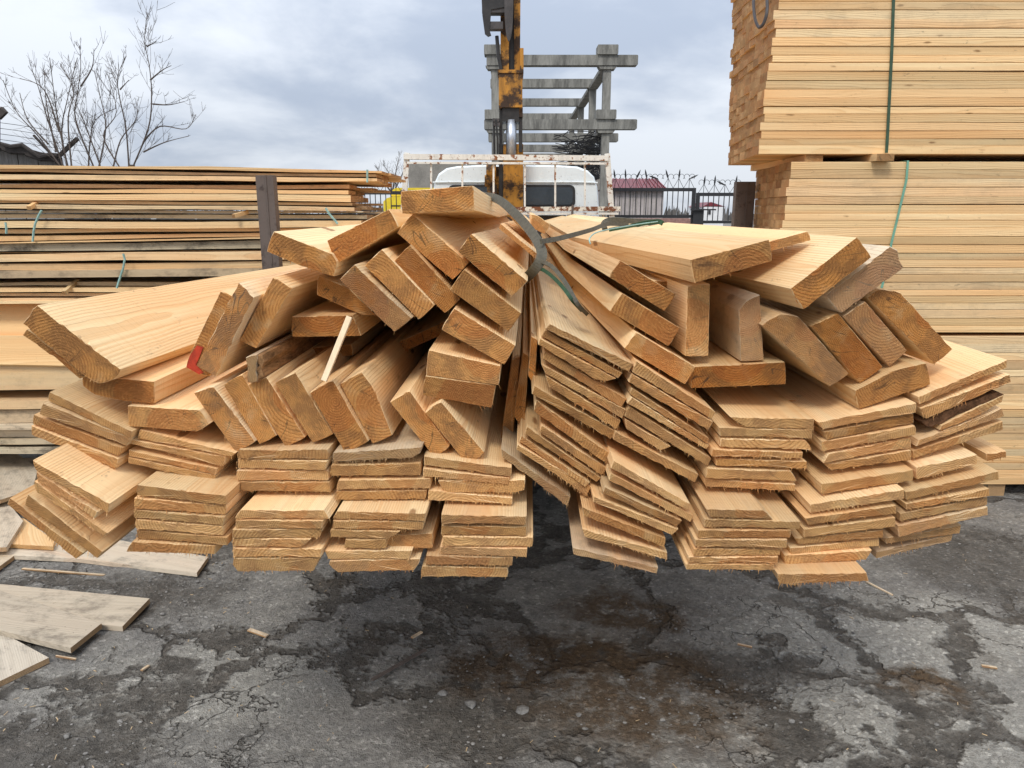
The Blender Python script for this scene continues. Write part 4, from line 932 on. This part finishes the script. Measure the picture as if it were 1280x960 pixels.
# tangle of wire
def tangle(label, x0, x1, y0, y1, Y, nst, seed):
    r_ = random.Random(seed); m = MB(); a, b_ = at(x0, y0, Y), at(x1, y1, Y)
    for _ in range(nst):
        p = Vector((r_.uniform(a.x, b_.x), Y + r_.uniform(0, 1.2), r_.uniform(b_.z, a.z))); pts = []
        an = r_.uniform(-.5, .5)
        for i in range(5):
            pts.append(p.copy()); p += Vector((.22 * math.cos(an), r_.uniform(-.1, .1), .16 * math.sin(an))); an += r_.gauss(0, .7)
            p.x = min(max(p.x, a.x - .1), b_.x + .1); p.z = min(max(p.z, b_.z), a.z + .1)
        m.tube(pts, .009, 4)
    o = m.build('scrap_wire', M['iron'], origin=(a.x, Y, b_.z)); o['label'] = label; o['category'] = 'scrap wire'; return o
tangle('dark tangle of wire lying across the concrete frame', 690, 750, 168, 188, 14.3, 75, 1)
tangle('dark tangle of wire lower down behind the cab', 694, 746, 200, 222, 14.6, 70, 2)
wl = MB().box(at(510, 204, 26).x, at(760, 204, 26).x, 26, 26.4, 0, at(600, 203.5, 26).z); o = wl.build('concrete_wall', M['concw'], origin=(0, 26, 0)); o['label'] = 'plain grey concrete wall seen through the truck rack'; o['category'] = 'wall'

# ------------------------------------------------------------------ iron fence
FY = 16.0
def leaf(m, p, ang, L=.16, w=.018):
    d = Vector((math.sin(ang), 0, math.cos(ang))) * L; m.tube([p, p + d * .3, p + d * .7, p + d], [w * .4, w, w * .8, .002], 5)
def arc(m, c, r, a0, a1, th=.007, n_=8): m.tube([Vector((c[0] + r * math.cos(R(a0 + (a1 - a0) * i / n_)), c[1], c[2] + r * math.sin(R(a0 + (a1 - a0) * i / n_)))) for i in range(n_ + 1)], th, 4)
def fence(label, x0, x1, yt, yb, ytop, Y=FY, seed=0, step=.105, tips=True):
    r_ = random.Random(seed); X0, X1 = at(x0, yt, Y).x, at(x1, yt, Y).x; zt_, zb = at(x0, yt, Y).z, at(x0, yb, Y).z; zs = at(x0, ytop, Y).z
    t_ = thing('iron_fence', label, 'fence', ((X0 + X1) / 2, Y, 0), 'black iron fences')
    MB().box(X0, X1, Y, Y + .04, zt_ - .035, zt_ + .035).build('rail', M['iron'], t_); MB().box(X0, X1, Y, Y + .04, zb - .03, zb + .03).build('rail', M['iron'], t_)
    for xx in (X0, X1): MB().box(xx - .035, xx + .035, Y - .01, Y + .06, 0, zt_ + .034).build('post', M['iron'], t_)
    nb = int((X1 - X0) / step)
    bm = MB().box(-.008, .008, .01, .026, zb + .031, zt_ - .036).mesh('bar', M['iron'])
    for i in range(1, nb):
        o = bpy.data.objects.new('bar', bm); COL.objects.link(o); o.parent = t_; o.location = Vector((X0 + (X1 - X0) * i / nb, Y, 0)) - Vector(t_.location)
    if tips:
        for i in range(1, nb, 2):
            x = X0 + (X1 - X0) * i / nb; m = MB(); h = zs - zt_; st = (X1 - X0) / nb
            m.tube([(x, Y + .02, zt_), (x, Y + .02, zs - .18)], .007, 4)
            m.tube([(x - st, Y + .02, zt_ + .03), (x - st * .5, Y + .02, zt_ + h * .3), (x, Y + .02, zt_ + h * .55)], .006, 4); m.tube([(x + st, Y + .02, zt_ + .03), (x + st * .5, Y + .02, zt_ + h * .3), (x, Y + .02, zt_ + h * .55)], .006, 4)
            arc(m, (x - st * .5, Y + .02, zt_ + h * .62), st * .5, 0, 230, .006); arc(m, (x + st * .5, Y + .02, zt_ + h * .62), st * .5, 180, -50, .006)
            leaf(m, Vector((x, Y + .02, zs - .2)), r_.choice((0, 0, .3, -.35, 1.2, -1.2)) + r_.gauss(0, .1), .2, .02)
            m.build('scroll', M['iron'], t_)
fence('black iron fence with leaf tips in front of the maroon roofed shed', 762, 868, 237, 270.5, 211, seed=1)
fence('lower black iron gate with leaf tips by the right steel post', 873, 932, 243, 277.5, 219, seed=2)
fence('black iron fence between left stack and the truck rack', 436, 508, 241, 272, 218, seed=3)
gp = MB().box(at(866, 260, FY).x, at(879, 260, FY).x, FY - .08, FY - .02, 0, at(870, 261, FY).z); o = gp.build('gate_lock_plate', M['iron'], origin=(at(872, 260, FY).x, FY - .05, 0)); o['label'] = 'dark gate post box between the fence panels'; o['category'] = 'gate post'
m = MB().box(at(862, 262, FY).x, at(893, 262, FY).x, FY - .14, FY - .09, at(870, 263, FY).z, at(870, 261.2, FY).z); m.build('latch_bar', M['iron'], o) 
m = MB().box(at(768, 273, 17).x, at(868, 273, 17).x, 17, 17.3, 0, at(800, 273, 17).z); o = m.build('low_brick_wall', M['brick'], origin=(3, 17, 0)); o['label'] = 'low pinkish brick wall behind the iron fence'; o['category'] = 'wall'
# shed with maroon roof
SY = 22
sh = thing('shed', 'small pale shed with maroon roof behind the iron fence', 'shed', (at(800, 240, SY).x, SY + 1, 0))
X0, X1, X2 = at(760, 236, SY).x, at(833, 236, SY).x, at(826, 236, SY).x; ze, zr = at(800, 236.5, SY).z, at(800, 223.5, SY + 1.2).z
MB().box(X0, X2 + .12, SY + .15, SY + 3, 0, ze).build('wall', M['shedw'], sh)
ro = MB(); ro.v += [Vector(p) for p in [(X0, SY, ze), (X1 + .06, SY, ze), (X1 - .1, SY + 1.2, zr), (X0 + .3, SY + 1.2, zr), (X1 + .06, SY, ze - .06), (X0, SY, ze - .06), (X1, SY + 3, ze), (X0, SY + 3, ze)]]
ro.f += [(0, 1, 2, 3), (5, 4, 1, 0), (1, 4, 6, 2), (3, 2, 6, 7)]; rf = ro.build('roof', M['roof'], sh)
for i in range(14):
    q = i / 13; xa = X0 + (X1 - X0) * q; xb = X0 + .3 + (X1 - .1 - X0 - .3) * q; MB().beam((xa, SY, ze + .01), (xb, SY + 1.2, zr + .01), .03, .03).build('roof_rib', M['roof'], rf)
for i in range(12):
    x = X0 + .2 + i * (X2 - X0 - .2) / 12; MB().box(x, x + .015, SY + .14, SY + .152, .2, ze - .07).build('wall_seam', M['concw'], sh)
for x in (): MB().box(at(x, 250, SY).x, at(x + 6, 250, SY).x, SY + .12, SY + .155, at(x, 258, SY).z, at(x, 246, SY).z).build('window', M['seal'], sh)
# white house far away
HY = 60
hs = thing('house', 'tiny white house with reddish roof far beyond the gate', 'house', (at(893, 262, HY).x, HY, 0))
MB().box(at(880, 262, HY).x, at(905, 262, HY).x, HY, HY + 5, 0, at(890, 258, HY).z).build('wall', M['housew'], hs)
a, b_, c_ = at(878, 258.5, HY), at(907, 258.5, HY), at(889, 252.5, HY); MB().quadbox([a, c_, b_], Vector((0, 5, 0))).build('roof', M['roof'], hs)
MB().box(at(885, 270, HY).x, at(888, 270, HY).x, HY - .05, HY - .001, at(885, 268, HY).z, at(885, 263, HY).z).build('window', M['seal'], hs)
# yellow vehicle behind fence
VY = 19
vh = thing('yellow_van', 'yellow vehicle parked behind the left part of the iron fence', 'vehicle', (at(500, 250, VY).x, VY, 0))
vx0, vx1 = at(479, 250, VY).x, at(560, 250, VY).x
body = [(vx0, .4), (vx0, at(0, 252, VY).z), (vx0 + .1, at(0, 247.5, VY).z), (vx0 + .25, at(0, 245.5, VY).z), (vx1, at(0, 245.5, VY).z), (vx1, .4)]
MB().quadbox([(x, VY, z) for x, z in body], Vector((0, 1.6, 0))).build('body', M['yveh'], vh)
zz0, zz1 = at(0, 245, VY).z, at(0, 234.5, VY).z
MB().quadbox([(x, VY + .15, z) for x, z in [(vx0 + .17, zz0), (vx0 + .22, zz1 - .05), (vx0 + .3, zz1), (vx1, zz1), (vx1, zz0)]], Vector((0, 1.3, 0))).build('cabin', M['yveh'], vh)
for i in range(3): MB().box(vx0 + .42 + i * .5, vx0 + .8 + i * .5, VY + .13, VY + .149, zz0 + .03, zz1 - .06).build('window', M['glass'], vh)
MB().box(vx0 + .2, vx1, VY - .01, VY - .001, at(0, 258, VY).z, at(0, 256.5, VY).z).build('bumper', M['seal'], vh)
for xx in (vx0 + .5, vx1 - .4):
    MB().tube([(xx, VY - .03, .32), (xx, VY + .2, .32)], .32, 16).build('wheel', M['tyre'], vh)
# old plank shed at left
OY = 12
os_ = thing('old_shed', 'old grey plank shed with dark sagging roof at far left', 'shed', (-9, OY, 0))
xe = at(75, 200, OY).x
zl, zr_ = at(0, 187, OY).z, at(75, 199, OY).z
i = 0; x = xe - .04
while x > -13.5:
    zt_ = zr_ + (zl - zr_) * (xe - x) / (xe - at(0, 187, OY).x); zt_ = min(zt_, zl + .15)
    MB().box(x - .15, x - .004, OY + (i % 2) * .012, OY + .03 + (i % 2) * .012, 0, zt_).build('plank', M['plank'], os_); x -= .155; i += 1
rf = [(-60, 172), (0, 177), (12, 181), (30, 184), (50, 190), (68, 193), (78, 197)]
P = [at(x, y, OY - .3) for x, y in rf]; m = MB(); P[0].x = -13.6
for i in range(len(P) - 1): m.quadbox([P[i], P[i + 1], P[i + 1] - Vector((0, 0, .09 + .03 * (i % 2))), P[i] - Vector((0, 0, .11))][::-1], Vector((-.8, 1.3, 0)))
m.build('roof', M['tar'], os_)
m = MB(); m.beam(at(74, 195, OY - .32), at(97, 173, OY - .32), .05, .05); m.build('broken_rafter', M['tar'], os_)
m = MB(); m.beam(at(66, 195, OY - .31), at(42, 169, OY - .31), .03, .03); m.build('broken_rafter', M['tar'], os_)
m = MB(); m.tube([at(x, y, OY - .35) for x, y in [(2, 180), (14, 183), (28, 181), (38, 188), (50, 196), (62, 193), (72, 194)]], .03, 6); m.build('roof_edge_roll', M['tar'], os_)
m = MB(); m.beam(at(-3, 146, OY - .3), at(6, 137, OY - .3), .06, .1); m.beam(at(-3, 146, OY - .3), at(-3, 180, OY - .3), .05, .05); m.build('chimney_bar', M['tar'], os_)
pl = thing('overhead_wires', 'thin overhead wires running above the old shed', 'wires', (-9, 14, 3))
for k_ in range(4):
    m = MB(); y = 152 + k_ * 7
    m.tube([at(-40, y - 4, 14), at(20, y + 4, 15), at(70, y + 12, 17), at(110, y + 17, 20)], .006, 4); m.build('wire', M['iron'], pl)

# ------------------------------------------------------------------ bare trees
def bare_tree(label, leaders, Y, seed, ntw=26, rbase=.019, group='bare trees behind the left stack'):
    r_ = random.Random(seed); b0 = at(leaders[0][0][0], leaders[0][0][1], Y)
    t_ = thing('bare_tree', label, 'tree', (b0.x, Y, 0), group)
    trunk = MB(); br = MB(); tw = MB()
    trunk.tube([(b0.x + .1, Y, 0), (b0.x - .03, Y, b0.z * .5), b0 + Vector((0, 0, .05))], [.09, .07, .05], 8)
    for L_ in leaders:
        dy = r_.uniform(-.4, .4); P = path([(x + r_.uniform(-1, 1), y, Y + dy * i / len(L_)) for i, (x, y) in enumerate(L_)], 5)
        if L_[0][1] > 195: P = [Vector((b0.x, Y, 1.2))] + P
        rs = [max(.005, rbase * (1 - i / (len(P) - 1)) ** .8 * .75) for i in range(len(P))]
        br.tube(P, rs, 5)
        lnth = sum((P[i + 1] - P[i]).length for i in range(len(P) - 1))
        for _ in range(max(3, int(ntw * .26 * lnth))):
            q = r_.random() ** .8; i = min(len(P) - 2, int(q * (len(P) - 1))); p = P[i].lerp(P[i + 1], r_.random()); d = (P[i + 1] - P[i]).normalized()
            side = Vector((r_.choice((-1, 1)) * r_.uniform(.5, 1), r_.uniform(-.6, .6), r_.uniform(.05, .8))); d = (d * 1.0 + side * .8).normalized(); ln = r_.uniform(.08, .8) * (1.2 - q * .85)
            pts = [p]; 
            for s_ in range(4): d = (d + Vector((r_.gauss(0, .07), r_.gauss(0, .07), r_.uniform(0, .10)))).normalized(); pts.append(pts[-1] + d * ln / 4)
            tw.tube(pts, [.0032, .0028, .0024, .002, .0016], 3)
            for _ in range(3):
                k_ = r_.randrange(1, 4); e = pts[k_]; d2 = (d + Vector((r_.gauss(0, .9), r_.gauss(0, .6), r_.gauss(.1, .7)))).normalized(); ll = ln * r_.uniform(.1, .4)
                tw.tube([e, e + d2 * ll * .5, e + d2 * ll + Vector((0, 0, .02))], [.003, .0025, .002], 3)
    trunk.build('trunk', M['bark'], t_); br.build('branches', M['bark'], t_); tw.build('twigs', M['bark'], t_, kind='stuff')
bare_tree('bare tree with one tall straight leader, rightmost behind left stack', [[(165, 210), (185, 160), (190, 120), (187, 85), (181, 50), (184, 16)], [(162, 210), (158, 160), (149, 120), (147, 95), (157, 70)],
    [(178, 178), (200, 158), (232, 161), (245, 143)], [(180, 190), (205, 178), (237, 170)], [(190, 130), (212, 131), (230, 127)], [(189, 100), (203, 88), (214, 82)], [(184, 58), (196, 52)], [(150, 112), (162, 100)]], 12.3, 1, 34)
bare_tree('bare many stemmed tree in the middle behind left stack', [[(122, 212), (133, 160), (126, 120), (117, 88)], [(118, 212), (95, 150), (97, 118), (101, 85), (99, 57)], [(100, 108), (115, 85), (118, 62)], [(85, 212), (78, 165), (86, 120), (96, 72)],
    [(140, 212), (150, 175), (170, 150), (171, 130)], [(125, 205), (105, 150), (92, 122)], [(110, 208), (112, 180), (120, 150), (145, 135)], [(150, 210), (130, 170), (145, 140), (134, 92)]], 12.0, 2, 30)
bare_tree('bare tree with spreading thin stems, leftmost by the old shed', [[(80, 212), (60, 150), (48, 110), (40, 88)], [(84, 210), (72, 150), (68, 120), (62, 72)], [(78, 210), (48, 170), (22, 140), (3, 100)], [(75, 165), (55, 112), (25, 98)], [(90, 212), (85, 150), (92, 112), (75, 82)],
    [(60, 180), (35, 150), (25, 116)], [(70, 190), (58, 130), (55, 88)]], 11.6, 3, 26)
bare_tree('faint distant bare tree between left stack and truck rack', [[(490, 240), (488, 220), (480, 206)], [(490, 240), (495, 215), (499, 192)], [(492, 240), (503, 220), (508, 205)], [(488, 240), (476, 222), (472, 210)]], 34, 4, 60, .06, 'trees far off')
# far tree line on the horizon
m = MB(); r_ = random.Random(5)
for i in range(260):
    x = -160 + i * 1.25; h = 2.2 + 2.2 * noise.noise(Vector((i * .11, 0, 0))) + r_.uniform(0, 1.2); y = 150 + r_.uniform(0, 10)
    for _ in range(7): a = r_.uniform(-1, 1); m.v += [Vector((x + a - .5, y, 0)), Vector((x + a + .5, y + .3, 0)), Vector((x + a + r_.uniform(-.8, .8), y, h * r_.uniform(.6, 1)))]; b = len(m.v); m.f.append((b - 3, b - 2, b - 1))
m.build('far_treeline', M['far'], kind='stuff')
